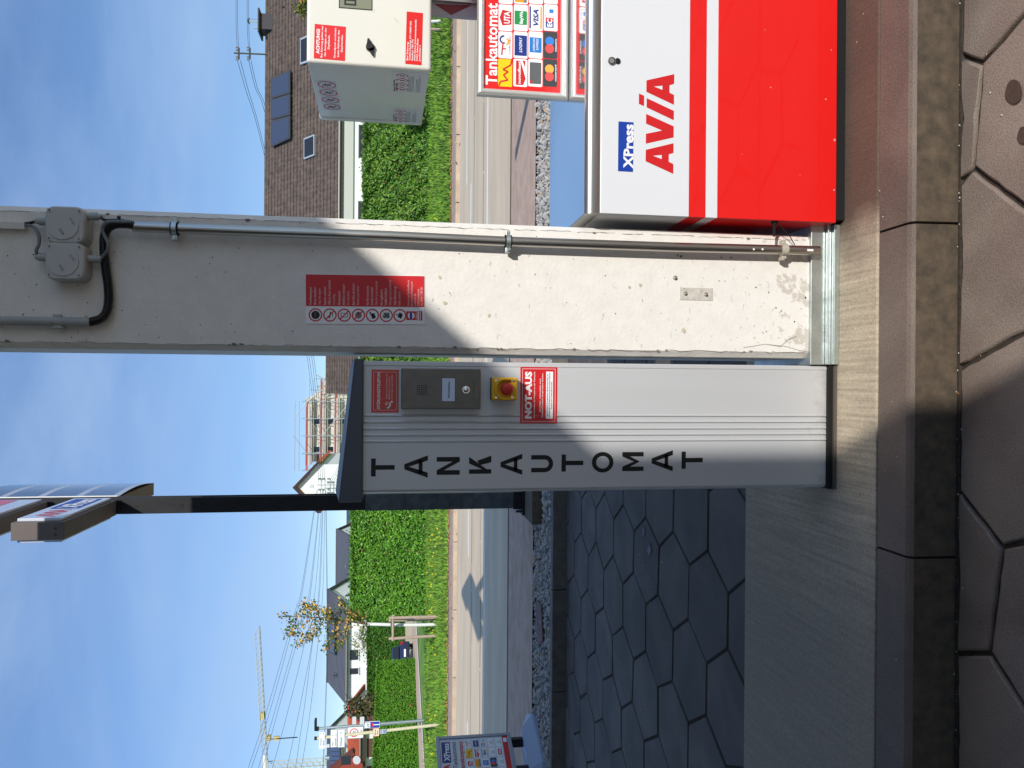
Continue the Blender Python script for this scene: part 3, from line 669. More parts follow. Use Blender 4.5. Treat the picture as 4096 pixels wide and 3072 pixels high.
# ---------------------------------------------------------------- stainless conduit with clamps
def conduit():
    t = thing('steel_conduit', 'long stainless steel conduit pipe clamped upright on the white column', 'pipe', (.468, 2.46, .23))
    pts = []
    for ix, iy in ((532, 906), (900, 921), (1500, 942), (2030, 966), (2700, 989), (3275, 1003)):
        v = P(ix, iy, 2.462); pts.append((v.x, 2.462, v.z))
    b = MB(STEEL).tube(pts, .0160, 20); b.build('tube', t)
    b = MB(STEEL).tube([P(688, 914, 2.462), P(745, 916, 2.462)], .0158, 20).build('sleeve', t)
    MB(TXTW).obox(Fr((P(3240, 1000, 2.446)), (1, 0, 0), (0, 0, 1)), -.004, .003, -.012, .01, 0, .0008).build('paint_splash', t)
    for px_ in (3050, 3015): MB(TXTW).disc(Fr((P(px_, 997, 2.446)), (1, 0, 0), (0, 0, 1)), 0, 0, .0035, 0, .0008, 10).build('paint_splash', t)
    for k, (ix, iy, mt) in enumerate(((700, 915, RUBBER), (2032, 966, RUBBER), (3134, 1000, M('painted_clamp', rgb(176, 168, 152), .6, var=.2, vs=80)))):
        c = P(ix, iy, 2.462)
        v = MB(mt).tube([c+Vector((0, 0, -.011)), c+Vector((0, 0, .011))], .0205, 20); o = v.build('clamp', t)
        MB(GALV if k < 2 else mt).tube([c+Vector((0, 0, -.007)), c+Vector((0, 0, .007))], .0218, 20).box(c.x-.035, c.x-.02, c.y-.006, c.y+.02, c.z-.008, c.z+.008).box(c.x+.02, c.x+.033, c.y-.003, c.y+.02, c.z-.007, c.z+.007).tube([c+Vector((-.028, -.012, 0)), c+Vector((-.028, .012, 0))], .0045, 8).tube([c+Vector((0, .01, 0)), c+Vector((0, .038, 0))], .005, 8).build('clamp_band', o, bevel=.001)
conduit()
def left_conduit():
    t = thing('grey_conduit', 'short grey plastic conduit pipe on the upper left of the column', 'pipe', (.19, 2.475, 2.7))
    a = P(362, 1288, 2.478); a2 = P(-700, 1266, 2.478)
    MB(M('grey_pvc', rgb(158, 160, 160), .45, var=.03)).tube([a, (a.x-.002, a.y, (a.z+4.5)/2), (a.x-.004, a.y, 4.58)], .0137, 18).build('tube', t)
    c = P(232, 1286, 2.478)
    MB(GLAND).box(c.x-.0165, c.x+.0165, 2.470, 2.4985, c.z-.011, c.z+.011).tube([c+Vector((-.018, -.004, -.016)), c+Vector((-.018, -.004, .016))], .004, 8).tube([c+Vector((.018, -.004, -.012)), c+Vector((.018, -.004, .012))], .004, 8).build('clip', t, bevel=.002)
left_conduit()
def corrugated():
    pts = [P(534, 901, 2.455), P(500, 896, 2.45), P(462, 897, 2.455), P(432, 912, 2.465), P(418, 945, 2.475), P(416, 1000, 2.48), P(424, 1080, 2.482), P(433, 1150, 2.482), P(434, 1205, 2.48), P(424, 1250, 2.48), P(400, 1276, 2.478), P(358, 1288, 2.478)]
    q = smooth(pts, 14)
    # resample to ribs
    L_ = [0]
    for i in range(1, len(q)): L_.append(L_[-1]+(q[i]-q[i-1]).length)
    n = int(L_[-1]/.00115); o = []; j = 0
    for k in range(n+1):
        d = L_[-1]*k/n
        while j < len(L_)-2 and L_[j+1] < d: j += 1
        f_ = (d-L_[j])/max(1e-9, L_[j+1]-L_[j]); o.append(q[j].lerp(q[j+1], f_))
    rs = [(.0118, .0136, .0136, .0118)[k % 4] for k in range(n+1)]
    b = MB(M('black_conduit', rgb(14, 14, 15), .35)).tube(o, rs, 14)
    tag(b.build('corrugated_hose'), 'black corrugated cable hose curving between the two conduits', 'hose')
corrugated()
def jbox(cx_img, label):
    ix0, ix1, iy0, iy1 = cx_img
    YF = 2.436
    a = P(ix0, iy1, YF); c = P(ix1, iy0, YF)
    x0, x1, z0, z1 = a.x, c.x, c.z, a.z
    if z0 > z1: z0, z1 = z1, z0
    t = thing('junction_box', label, 'junction box', ((x0+x1)/2, 2.4985, (z0+z1)/2), 'junction boxes on the column')
    b = MB(GREYB)
    W = x1-x0; Hh = z1-z0; cx = (x0+x1)/2; cz_ = (z0+z1)/2; r = .025
    def outline(g, Y, bul=0):
        o = []
        for qx, qz, a_ in ((x1-r, z1-r, 0), (x0+r, z1-r, 90), (x0+r, z0+r, 180), (x1-r, z0+r, 270)):
            for k in range(6):
                an = R(a_+k*18); px = qx+r*math.cos(an); pz = qz+r*math.sin(an)
                o.append((cx+(px-cx)*g, Y, cz_+(pz-cz_)*g))
        return o
    rings = [outline(1, 2.4985), outline(1, YF+.016), outline(.99, YF+.008), outline(.955, YF+.002), outline(.90, YF)]
    n = 24; v = sum(rings, [])
    b.add(v, [(i*n+k, i*n+(k+1) % n, (i+1)*n+(k+1) % n, (i+1)*n+k) for i in range(4) for k in range(n)], True); b.add(rings[-1], [tuple(range(n))])
    b.build('housing', t)
    fr = FRONT(YF)
    b = MB(GREYB).disc(fr, cx, cz_+.004, W*.40, 0, .0035, 40, r2=W*.39).disc(fr, cx, cz_+.004, W*.365, .0035, .002, 40)
    b.use(GREYP)
    b.text(Fr(fr.p(cx-W*.25, cz_-W*.02), (1, 0, .65), (-.65, 0, 1)), 'HENSEL', 0, W*.2, 0, W*.06, .0042).text(Fr(fr.p(cx+W*.02, cz_-W*.28), (1, 0, .65), (-.65, 0, 1)), 'DK 04', 0, W*.2, 0, W*.055, .0042)
    b.build('lid', t)
    for sx in (-1, 1):
        for sz in (-1, 1):
            MB(GREYB).disc(fr, cx+sx*W*.37, cz_+sz*Hh*.37, .0065, 0, .0014, 14).use(BLK).obox(fr, cx+sx*W*.37-.003, cx+sx*W*.37+.003, cz_+sz*Hh*.37-.0015, cz_+sz*Hh*.37+.0015, .0014, .0017).build('screw', t)
    for sx, zz, dz in ((.30 if iy0 < 900 else .12, z0, -1), (.12, z1, 1)):
        px = cx+W*sx*(0 if False else 1)
        g = MB(GLAND); y = 2.466
        g.tube([(px, y, zz+dz*-.004), (px, y, zz+dz*.010)], .0115, 16).tube([(px, y, zz+dz*.010), (px, y, zz+dz*.026)], .0125, 6).tube([(px, y, zz+dz*.026), (px, y, zz+dz*.036)], [.010, .008], 14)
        g.build('cable_gland', t)
    return cx, W, z0, z1
j1 = jbox((176, 338, 826, 972), 'upper right grey junction box at the edge of the column beside the cable duct')
j2 = jbox((176, 338, 970, 1118), 'grey junction box with looping cables on both sides, left of the two')
def cables():
    x1_ = j1[0]+j1[1]*.30; x2_ = j2[0]+j2[1]*.12; y = 2.466
    x1t = j1[0]+j1[1]*.12
    def cab(name, pts, r, m_, lab):
        tag(MB(m_).tube(smooth(pts, 8), r, 10).build(name), lab, 'cable')
    cab('cable', [(x2_, y, j2[2]-.034), P(415, 1020, 2.462), P(430, 1000, 2.45), P(432, 975, 2.448), P(422, 950, 2.448), P(411, 925, 2.446), P(413, 902, 2.44), P(430, 888, 2.436), P(470, 886, 2.436), P(520, 890, 2.446), P(545, 897, 2.455)], .0048, CABG, 'grey cable looping from the left junction box down to the steel conduit')
    cab('cable', [(x1_, y, j1[2]-.034), P(420, 880, 2.455), P(470, 880, 2.448), P(510, 886, 2.45), P(540, 897, 2.456)], .0042, CABB, 'black cable running from the right junction box into the steel conduit')
    cab('cable', [P(90, 899, 2.485), P(118, 901, 2.478), P(140, 912, 2.468), P(155, 940, 2.46), P(156, 975, 2.458), P(146, 1000, 2.458), P(147, 1012, 2.462), (x2_, y, j2[3]+.033)], .0048, CABG, 'grey cable bending from the white duct down to the left junction box')
    cab('cable', [P(90, 895, 2.485), P(120, 892, 2.478), P(145, 885, 2.47), (x1t, y, j1[3]+.033)], .0045, CABB, 'dark cable from the white duct into the right junction box')
    t = MB(M('white_duct', rgb(214, 210, 202), .5)); a = P(99, 917, 2.480); c = P(99, 889, 2.480)
    t.box(a.x, c.x, 2.478, 2.4985, a.z, 4.58)
    tag(t.build('cable_duct', bevel=.001), 'white plastic cable duct running up the column to the canopy', 'cable duct')
    v = P(476, 872, 2.442)
    tag(MB(CABB).tube([v+Vector((-.016, 0, 0)), v+Vector((0, -.004, 0)), v+Vector((.004, .01, 0))], .0025, 6).tube([v+Vector((.002, -.001, -.004)), v+Vector((.002, -.001, .004))], .0045, 8).build('cable_tie'), 'small black cable tie round the cables above the steel conduit', 'cable tie')
cables()
# ================================================================ grey information pillar
PIL = thing('information_pillar', 'slim silver aluminium pillar lettered TANKAUTOMAT with intercom and emergency stop', 'pillar', (-.14, 2.56, .14))
PX0, PX1, PY0, PY1, PZ0, PZ1 = -.354, .071, 2.50, 2.70, .165, 1.758
def pillar():
    # front profile as a drawn aluminium section: flat, five grooves, flat, rounded corners
    g = []
    for iy in (1667, 1693, 1720.5, 1746, 1771):
        g.append(P(1450, iy, PY0).x)
    prof = [(PX0, PY1), (PX0, PY0+.012), (PX0+.004, PY0+.003), (PX0+.012, PY0)]
    for x in sorted(g):
        prof += [(x-.0015, PY0), (x-.0015, PY0+.005), (x+.0015, PY0+.005), (x+.0015, PY0-.0002), (x+.0035, PY0-.0018), (x+.0055, PY0-.0002), (x+.0062, PY0-.0016), (x+.0085, PY0)]
    prof += [(PX1-.016, PY0), (PX1-.014, PY0-.0022), (PX1-.004, PY0-.0022), (PX1, PY0+.002), (PX1, PY1)]
    b = MB(PILL); n = len(prof)
    v = [(x, y, z) for z in (PZ0, PZ1) for x, y in prof]
    b.add(v, [(i, i+1, n+i+1, n+i) for i in range(n-1)]+[(n-1, 0, n, 2*n-1)])
    b.build('body', PIL)
    # sloped anthracite cap
    x0, x1 = -.377, .077; y0, y1 = 2.478, 2.72
    b = MB(ANTH)
    b.add([(x0, y0, PZ1-.001), (x1, y0, PZ1-.001), (x1, y0, PZ1+.026), (x0, y0, 1.831), (x0, y1, PZ1-.001), (x1, y1, PZ1-.001), (x1, y1, PZ1+.05), (x0, y1, 1.86)],
          [(0, 1, 2, 3), (5, 4, 7, 6), (4, 0, 3, 7), (1, 5, 6, 2), (3, 2, 6, 7), (4, 5, 1, 0)])
    b.build('cap', PIL, bevel=.004)
    b = MB(RUBBER).box(PX0-.004, PX1+.006, 2.488, 2.71, .14, .168); b.build('plinth', PIL, bevel=.003)
    MB(M('sealant', rgb(88, 80, 72), .8)).box(PX0-.002, PX1+.012, 2.478, 2.488, .14, .150).build('sealant_bead', PIL)
    # black vertical lettering, one letter per mesh group
    fr = FRONT(PY0)
    xL = P(1530, 1909, PY0).x; xR = P(1530, 1834, PY0).x
    rows = [('T', 1484, 1578.5), ('A', 1617, 1711), ('N', 1746.6, 1839), ('K', 1876, 1965), ('A', 2002, 2089), ('U', 2124.5, 2212.5), ('T', 2246, 2333), ('O', 2367, 2454), ('M', 2489, 2574), ('A', 2606, 2691), ('T', 2726, 2811)]
    iyc = 1870
    b = MB(BLKP); d = .0007
    for k, (ch, a, c) in enumerate(rows):
        icy = 1870-(a-1484)*.0235
        p1 = P(a, icy, PY0); p0 = P(c, icy, PY0); zt, zb = p1.z, p0.z; cx = p1.x; hh = zt-zb; s = hh*.20; w_ = hh*.385
        sk = .004*(-1)**k*.5
        f2 = Fr((cx, PY0, zb), (1, 0, 0), (0, 0, 1))
        if ch == 'T': b.rect(f2, -w_, w_, hh-s, hh, d).rect(f2, -s/2, s/2, 0, hh-s, d)
        elif ch == 'A':
            W = hh*.48
            b.shape(f2, [(-W, 0), (-W+s*1.1, 0), (0, hh*.80), (0, hh), (-s*.55, hh)], d).shape(f2, [(W, 0), (W-s*1.1, 0), (0, hh*.80), (0, hh), (s*.55, hh)], d).rect(f2, -W*.58, W*.58, hh*.22, hh*.22+s*.85, d)
        elif ch == 'N': b.rect(f2, -w_, -w_+s, 0, hh, d).rect(f2, w_-s, w_, 0, hh, d).shape(f2, [(-w_+s, hh), (-w_+s*.9, hh*.72), (w_-s, 0), (w_-s*.9, hh*.28)], d)
        elif ch == 'K': b.rect(f2, -w_, -w_+s, 0, hh, d).shape(f2, [(-w_+s, hh*.42), (-w_+s, hh*.20), (w_*.98, hh), (w_*.98-s*1.5, hh)][::1], d).shape(f2, [(-w_+s*1.9, hh*.52), (w_*1.1-s*1.5, 0), (w_*1.1, 0), (-w_+s*2.9, hh*.64)], d)
        elif ch == 'U':
            b.rect(f2, -w_, -w_+s, w_, hh, d).rect(f2, w_-s, w_, w_, hh, d).ring(f2, 0, w_, w_-s, w_, d, 16, 1, math.pi, 2*math.pi)
        elif ch == 'O': b.ring(f2, 0, hh/2, hh*.46-s*.9, hh*.46, d, 32, 1.08)
        elif ch == 'M':
            b.rect(f2, -w_*1.12, -w_*1.12+s, 0, hh, d).rect(f2, w_*1.12-s, w_*1.12, 0, hh, d)
            b.shape(f2, [(-w_*1.12+s, hh), (-w_*1.12+s*.9, hh*.68), (0, hh*.18), (0, hh*.46)], d).shape(f2, [(w_*1.12-s, hh), (w_*1.12-s*.9, hh*.68), (0, hh*.18), (0, hh*.46)], d)
    b.build('lettering', PIL)
    # STÖRUNGSTELEFON plate
    def plate(a, c, e, g_):   # image top, bottom (x), right, left (y)
        p = P(a, g_, PY0); q = P(c, e, PY0); return Fr((p.x, PY0, q.z), (1, 0, 0), (0, 0, 1)), q.x-p.x, p.z-q.z
    f2, W, Hh = plate(1485, 1595, 1479, 1650)
    b = MB(REDM).obox(f2, 0, W, 0, Hh, 0, .0014); d = .0018
    b.use(TXTP).frame(f2, W*.05, W*.95, Hh*.07, Hh*.93, .0013, d)
    b.use(TXTW).text(f2, 'STÖRUNGSTELEFON', W*.08, W*.93, Hh*.68, Hh*.105, d, bold=.03)
    b.use(TXTP)
    for j, (s, a_, e_) in enumerate((('Gegensprechanlage zur', .31, .92), ('Meldung technischer', .31, .85), ('Störungen oder Unfall.', .31, .88))): b.text(f2, s, W*a_, W*e_, Hh*(.42-.10*j), Hh*.058, d, bold=.012)
    b.use(TXTW).ring(f2, W*.19, Hh*.46, W*.075, W*.11, d, 14, 1, R(170), R(300)).disc(f2, W*.105, Hh*.45, W*.025, d-.0004, d, 10).disc(f2, W*.25, Hh*.25, W*.026, d-.0004, d, 10)
    for q in (.035, .055, .075): b.ring(f2, W*.18, Hh*.36, W*q, W*(q+.009), d, 10, 1, R(20), R(100))
    b.build('fault_phone_sign', PIL)['label'] = 'small red plate reading STÖRUNGSTELEFON'
    # NOT-AUS plate
    f2, W, Hh = plate(2080, 2229, 1467.5, 1694)
    b = MB(REDM).obox(f2, 0, W, 0, Hh, 0, .0016); d = .002
    b.use(TXTP).frame(f2, W*.035, W*.965, Hh*.05, Hh*.95, .0016, d)
    b.use(TXTW).text(f2, 'NOT-AUS', W*.085, W*.915, Hh*.70, Hh*.165, d, bold=.05)
    b.text(f2, 'Zum Abstellen der Pumpen an der Tankstelle', W*.09, W*.91, Hh*.605, Hh*.035, d, bold=.012)
    b.text(f2, 'Bei Gefahr, insbesondere wenn', W*.21, W*.79, Hh*.45, Hh*.035, d, bold=.012).text(f2, 'Kraftstoff ausläuft, Knopf sofort drücken.', W*.11, W*.89, Hh*.385, Hh*.035, d, bold=.012)
    b.use(TXTW).rect(f2, W*.085, W*.915, Hh*.115, Hh*.305, d); b.use(BLKP)
    b.text(f2, 'ACHTUNG: Vorsätzlicher Missbrauch kann zu', W*.13, W*.87, Hh*.25, Hh*.033, d+.0004, bold=.02).text(f2, 'erheblichen Schadensersatzansprüchen führen.', W*.1, W*.9, Hh*.195, Hh*.033, d+.0004, bold=.02).text(f2, 'Knopf wird Videoüberwacht.', W*.26, W*.74, Hh*.14, Hh*.033, d+.0004, bold=.02)
    b.build('emergency_sign', PIL)['label'] = 'larger red plate reading NOT-AUS with a white warning box'
    # intercom
    YF = 2.462
    p = P(1604, 1636, YF); q = P(1923, 1476, YF); f2 = Fr((p.x, YF, q.z), (1, 0, 0), (0, 0, 1)); W = q.x-p.x; Hh = p.z-q.z
    o = MB(INTER).box(p.x, q.x, YF, PY0+.001, q.z, p.z).build('intercom', PIL, bevel=.0025)
    o['label'] = 'flat bronze grey steel intercom box'
    def at(ix, iy): v = P(ix, iy, YF); return v.x-f2.o.x, v.z-f2.o.z
    b = MB(BLKP)
    for i in range(5):
        for j in range(5):
            x, y = at(1671+i*8.2, 1543+j*8.2); b.disc(f2, x, y, .0022, 0, .0003, 10)
    for j in range(5):
        x, y = at(1895, 1543+j*7.7); b.disc(f2, x, y, .0018, 0, .0003, 10)
    b.build('speaker_hole', o)
    x0, y1 = at(1767.5, 1605); x1, y0 = at(1820, 1512.6)
    b = MB(M('label_backlit', rgb(206, 218, 238), .35)).obox(f2, x0, x1, y0, y1, -.001, .0006); b.use(BLKP).frame(f2, x0-.001, x1+.001, y0-.001, y1+.001, .0012, .0007).text(f2, 'Notruftelefon', x0+(x1-x0)*.15, x0+(x1-x0)*.85, y0+(y1-y0)*.40, (y1-y0)*.15, .0009, bold=.02)
    b.build('name_window', o)
    x, y = at(1864, 1559)
    MB(CHROME).disc(f2, x, y, .0128, 0, .003, 32, r2=.0118).disc(f2, x, y, .0098, .003, .0022, 32, dome=.003).build('call_button', o)
    x0, y0 = at(1915, 1566); MB(REDM).text(f2, 'auerswald', x0, x0+.018, y0, .0034, .0005).build('maker_mark', o)
    # emergency stop
    YF = 2.440
    p = P(1968, 1602, YF); q = P(2070, 1510, YF); W = q.x-p.x; Hh = p.z-q.z
    o = MB(BUTY).box(p.x, q.x, YF, YF+.026, q.z, p.z).build('emergency_stop', PIL, bevel=.006, seg=3)
    o['label'] = 'yellow emergency stop box with red mushroom button'
    MB(M('dark_grey_plastic', rgb(70, 74, 74), .5)).box(p.x, q.x, YF+.0262, PY0+.001, q.z, p.z).build('back_box', o, bevel=.004)
    f2 = Fr((p.x+W*.5, YF, q.z+Hh*.5), (1, 0, 0), (0, 0, 1))
    b = MB(CHROME)
    for sx in (-.37, .37):
        for sz in (-.30, .34): b.disc(f2, sx*W, sz*Hh, .0038, -.001, .0008, 12).use(BLK).obox(f2, sx*W-.0025, sx*W+.0025, sz*Hh-.0006, sz*Hh+.0006, .0008, .001).use(CHROME)
    b.build('screw', o)
    rr = Hh*.41; b = MB(BUTY); k = 26; pts = []
    for i in range(k+1):
        a = math.pi*i/k; pts.append((rr*math.cos(a), rr*math.sin(a)))
    pts = [(rr, -rr*.72)]+pts+[(-rr, -rr*.72)]
    th = .0042; inn = [(x*(1-th/rr), y*(1-th/rr) if y > 0 else y) for x, y in pts]; n = len(pts)
    dd = .021
    hi = [dd if y > -rr*.1 else dd*.75 for x, y in pts]
    v = [f2.p(x, y, -.001) for x, y in pts]+[f2.p(x, y, h) for (x, y), h in zip(pts, hi)]+[f2.p(x, y, h) for (x, y), h in zip(inn, hi)]+[f2.p(x, y, -.001) for x, y in inn]
    b.add(v, [(q_*n+i, q_*n+i+1, (q_+1)*n+i+1, (q_+1)*n+i) for q_ in range(3) for i in range(n-1)]+[(0, n, 2*n, 3*n), (n-1, 2*n-1, 3*n-1, 4*n-1)])
    b.build('collar', o)
    MB(BUTR).disc(f2, 0, -Hh*.06, .0115, 0, .012, 28).disc(f2, 0, -Hh*.06, .0195, .012, .016, 32, r2=.0205, dome=.010).build('push_button', o)
    # half hidden black lock on the far edge
    c = P(1880, 1972, 2.66)
    MB(BLK).tube([(PX0-.006, 2.60, P(2050, 1972, 2.6).z), (PX0+.002, 2.60, P(2050, 1972, 2.6).z)], .03, 24).use(CHROME).box(PX0-.014, PX0-.006, 2.596, 2.604, P(2070, 1972, 2.6).z-.012, P(2070, 1972, 2.6).z+.012).build('side_lock', PIL)
pillar()

# ================================================================ fuel dispenser
DIS = thing('fuel_dispenser', 'red and white fuel dispenser cabinet with steel lid and cream display head', 'fuel dispenser', (1.25, 2.72, .14))
def dispenser():
    X0, X1, Y0, Y1 = .5565, 2.1, 2.43, 3.03
    sl_ = lambda x: -.0047*(x-X0)
    WH = M('dispenser_white', rgb(222, 224, 227), .3, coat=.5)
    zb, z1, z2, z3, zt = .178, .601, .6415, .702, 1.003
    za = P(2868, 869, Y0).z; zb2 = P(2822, 869, Y0).z; zc = P(2755.5, 869, Y0).z
    b = MB(RED).box(X0, X1, Y0, Y1, zb, za).build('lower_panel', DIS, bevel=.0015)
    MB(WH).box(X0+.0004, X1, Y0+.0004, Y1, za, zb2).build('white_stripe', DIS)
    MB(RED).box(X0, X1, Y0, Y1, zb2, zc).build('red_stripe', DIS)
    MB(WH).box(X0, X1, Y0, Y1, zc, zt).build('upper_panel', DIS, bevel=.0015)
    MB(RUBBER).box(X0+.012, X1, Y0+.010, Y1-.01, .14, zb).build('plinth', DIS)
    # rounded aluminium edge trim and polished lid
    b = MB(ALU); r = .022; pts = []
    for i in range(9):
        a = R(90*i/8); pts.append((Y0+r-.002-r*math.cos(a), 1.030+r*math.sin(a)))
    pts = [(Y0+.003, zt), (Y0-.002, zt+.004)]+pts
    n = len(pts); v = [(x, y, z) for x in (X0-.001, X1) for y, z in pts]
    b.add(v, [(i, i+1, n+i+1, n+i) for i in range(n-1)], True)
    e = [(X0-.001, y, z) for y, z in pts]+[(X0-.001, Y1, 1.052), (X0-.001, Y1, zt)]; b.add(e, [tuple(range(len(e)))])
    b.build('edge_trim', DIS)
    MB(MIRR).box(X0, X1, Y0+.021, Y1, 1.02, 1.0525).build('lid', DIS)
    for ix, iy, r_ in ((3083, 350, .0022), (3303, 397, .0028), (3060, 120, .0016), (3338, 560, .004), (3336, 760, .003), (2968, 616, .0012), (3200, 700, .0014), (3325, 200, .002)):
        c = P(ix, iy, Y0); MB(M('paint_chip', rgb(226, 150, 140), .6)).shape(FRONT(Y0), [(c.x+r_*math.cos(a)*(1+.4*math.sin(5*a+ix)), c.z+r_*math.sin(a)) for a in [i*.7 for i in range(9)]], .0005).build('paint_chip', DIS)
    # lock
    f2 = FRONT(Y0); c = P(2447, 245, Y0); c2 = P(2469, 245, Y0)
    MB(BLK).disc(f2, c.x, c.z, .0125, 0, .004, 28).disc(f2, c2.x, c2.z-.001, .0095, 0, .003, 28).use(CHROME).disc(f2, c.x, c.z+.001, .0085, .004, .005, 20).ring(f2, c.x, c.z, .0115, .0128, .0042, 28).build('lock', DIS)
    # XPress field and AVIA letters
    pA = P(2532, 688, Y0); pB = P(2473, 486, Y0)
    f3 = Fr((pA.x, Y0, pA.z), (1, 0, -.004), (.004, 0, 1)); W = pB.x-pA.x; Hh = pB.z-pA.z
    b = MB(BLUE).rect(f3, 0, W, 0, Hh, .0006); b.use(TXTW).text(f3, 'XPress', W*.065, W*.955, Hh*.03, Hh*.60, .0011, bold=.035)
    b.build('express_lettering', DIS)
    pa = P(2200+838/1.7015, 1183/1.7015, Y0); pb = P(2200+845/1.7015, 505/1.7015, Y0); pc = P(2200+650/1.7015, 1107/1.7015, Y0)
    k = (pb.x-pa.x)/678; kz = (pc.z-pa.z)/190; u = Vector((pc.x-pa.x-76*k, 0, pc.z-pa.z))
    f4 = Fr((pa.x, Y0, pa.z), (1, 0, (pb.z-pa.z)/(pb.x-pa.x)), (0, 0, 1))
    def q(pts): return [(a*k, h*kz) for a, h in pts]
    b = MB(REDM); d = .0008
    for ox in (0, 470):
        # an A: left leg, right leg, bar and flat head round the triangular opening
        b.shape(f4, q([(ox, 0), (ox+66, 0), (ox+80, 32), (ox+96, 80), (ox+116, 142), (ox+153, 190), (ox+76, 190)]), d)
        b.shape(f4, q([(ox+208, 0), (ox+143, 0), (ox+131, 32), (ox+125, 80), (ox+116, 142), (ox+153, 190)]), d)
        b.shape(f4, q([(ox+80, 32), (ox+131, 32), (ox+125, 80), (ox+96, 80)]), d)
    b.shape(f4, q([(195, 190), (248, 0), (323, 0), (290, 78), (261, 190)]), d).shape(f4, q([(290, 78), (323, 0), (396, 190), (331, 190)]), d)
    b.shape(f4, q([(365, 0), (428, 0), (503, 187), (441, 187)]), d).shape(f4, q([(448, 205), (518, 205), (531, 240), (461, 240)]), d)
    b.build('brand_lettering', DIS)
    # cable bracket in the gap beside the column
    c = P(3071, 905, 2.5)
    b = MB(RUBBER).tube([(X0, 2.452, c.z), (X0-.012, 2.452, c.z), (X0-.05, 2.455, c.z)], [.014, .006, .004], 12).tube([(X0-.004, 2.452, c.z-.01), (X0-.045, 2.46, c.z-.06), (X0-.075, 2.462, c.z-.08)], .0016, 6)
    b.build('cable_bracket', DIS)
    # cream display head
    hx = 1.052; zb_, zt_ = 1.549, 1.950; Y0h, Y1h = 2.60, 3.17; X1h = 2.15; lift = .012
    o = MB(HEADW); v = []
    for x in (hx+.004, X1h):
        for y in (Y0h+.035, Y1h-.035):
            for z in (zb_, zt_): v.append((x, y, z+lift*(y-Y0h)/.57))
    o.add(v, [(0, 1, 3, 2), (4, 6, 7, 5), (0, 4, 5, 1), (2, 3, 7, 6), (0, 2, 6, 4), (1, 5, 7, 3)])
    head = o.build('display_head', DIS, bevel=.004)
    head['label'] = 'cream painted display head with red notices and pictograms on its side'
    for ya, yb, lf in ((Y0h, Y0h+.0335, 0), (Y1h-.0335, Y1h, lift)):
        MB(HEADW).box(hx, X1h, ya, yb, zb_-.003+lf, zt_+.003+lf).build('cover_frame', head, bevel=.009, seg=3)
    MB(M('seam', rgb(110, 104, 96), .8)).box(hx+.006, X1h, Y0h+.033, Y0h+.0355, zb_-.0005, zt_+.0005).box(hx+.006, X1h, Y1h-.036, Y1h-.033, zb_+lift-.0005, zt_+lift+.0005).build('seam', head)
    f2 = FRONT(Y0h)
    def at(ix, iy): v = P(ix, iy, Y0h); return v.x, v.z
    def notice(a, c, e, g, title, lines, lay):
        x0, z1 = at(a, g); x1, z0 = at(c, e); W = x1-x0; Hh = z1-z0
        f3 = Fr((x0, Y0h, z0), (1, 0, -.02), (.02, 0, 1)); b = MB(RED).rect(f3, 0, W, 0, Hh, .0006); b.use(TXTW)
        for s, xa, xb, yb, cap, bo in lay: b.text(f3, s, W*xa, W*xb, Hh*yb, Hh*cap, .0011, bold=bo)
        b.build('notice', head)
    notice(1255, 1381, 107, 236, '', 0, (('ACHTUNG!', .14, .86, .83, .10, .04), ('Bei Störung gelten nur', .04, .97, .73, .055, .02), ('die Anzeigen an der', .08, .92, .62, .055, .02), ('Zapfsäule.', .28, .72, .51, .055, .02), ('Grundpreis erscheint', .06, .94, .31, .055, .02), ('beim Abheben des', .1, .88, .20, .055, .02), ('Zapfventiles.', .24, .76, .09, .055, .02)))
    notice(1621, 1688, 52, 257, '', 0, (('Bei Störung', .07, .42, .84, .10, .02), ('Telefon-Nummer 0711/6859-350', .07, .82, .69, .10, .02), ('Standort: 700 775', .07, .48, .54, .10, .02), ('AVIA Xpress Automatentankstelle', .07, .86, .39, .10, .02), ('73422 Aalen-Ebnat', .07, .5, .24, .10, .02), ('Jurastrasse 2', .07, .38, .09, .10, .02)))
    x0, z1 = at(1359, 29); x1, z0 = at(1487, -60)
    b = MB(BLK).rect(f2, x0-.003, x1+.003, z0-.003, z1+.003, .0006); b.use(M('lcd_green', rgb(132, 134, 110), .3, coat=.6)).rect(f2, x0, x1, z0, z1, .0012)
    b.use(BLKP)
    for gx in (.10, .45): # big seven segment zero
        a0 = x0+(x1-x0)*gx; a1 = a0+(x1-x0)*.25; c0 = z0+(z1-z0)*.48; c1 = z1-(z1-z0)*.14
        b.frame(f2, a0, a1, c0, c1, .006, .0016)
    b.build('display', head)
    c = at(1481, 190)
    b = MB(BLK).disc(f2, *c, .0145, 0, .008, 28, r2=.0138).disc(f2, *c, .0105, .008, .018, 24, r2=.009)
    b.shape(f2, [(c[0]-.010, c[1]+.006), (c[0]-.002, c[1]-.014), (c[0]-.029, c[1]-.012), (c[0]-.031, c[1]-.007)], .008).shape(f2, [(c[0]+.010, c[1]-.006), (c[0]+.002, c[1]+.012), (c[0]+.027, c[1]+.009), (c[0]+.027, c[1]+.003)], .008)
    b.build('knob', head)
    for ix, iy, l in ((1496, 44, .012), (1578, 76, .008), (1585, 82, .010), (1592, 88, .009)):
        x, z = at(ix, iy); MB(M('scratch', rgb(190, 186, 172), .6)).seg(f2, x-l/2, z+.001, x+l/2, z-.002, .0014, .0006).build('scratch', head)
    # prohibition stickers and hazard labels on the side
    SX = hx+.004
    def side(ix, iy): v = PX(ix, iy, SX); return v
    fs_ = Fr((SX, 3.17, 1.55), (0, -1, 0), (0, 0, 1))
    def s2(ix, iy): return fs_.inv(side(ix, iy))
    PLATE = M('label_plate', rgb(214, 214, 212), .4)
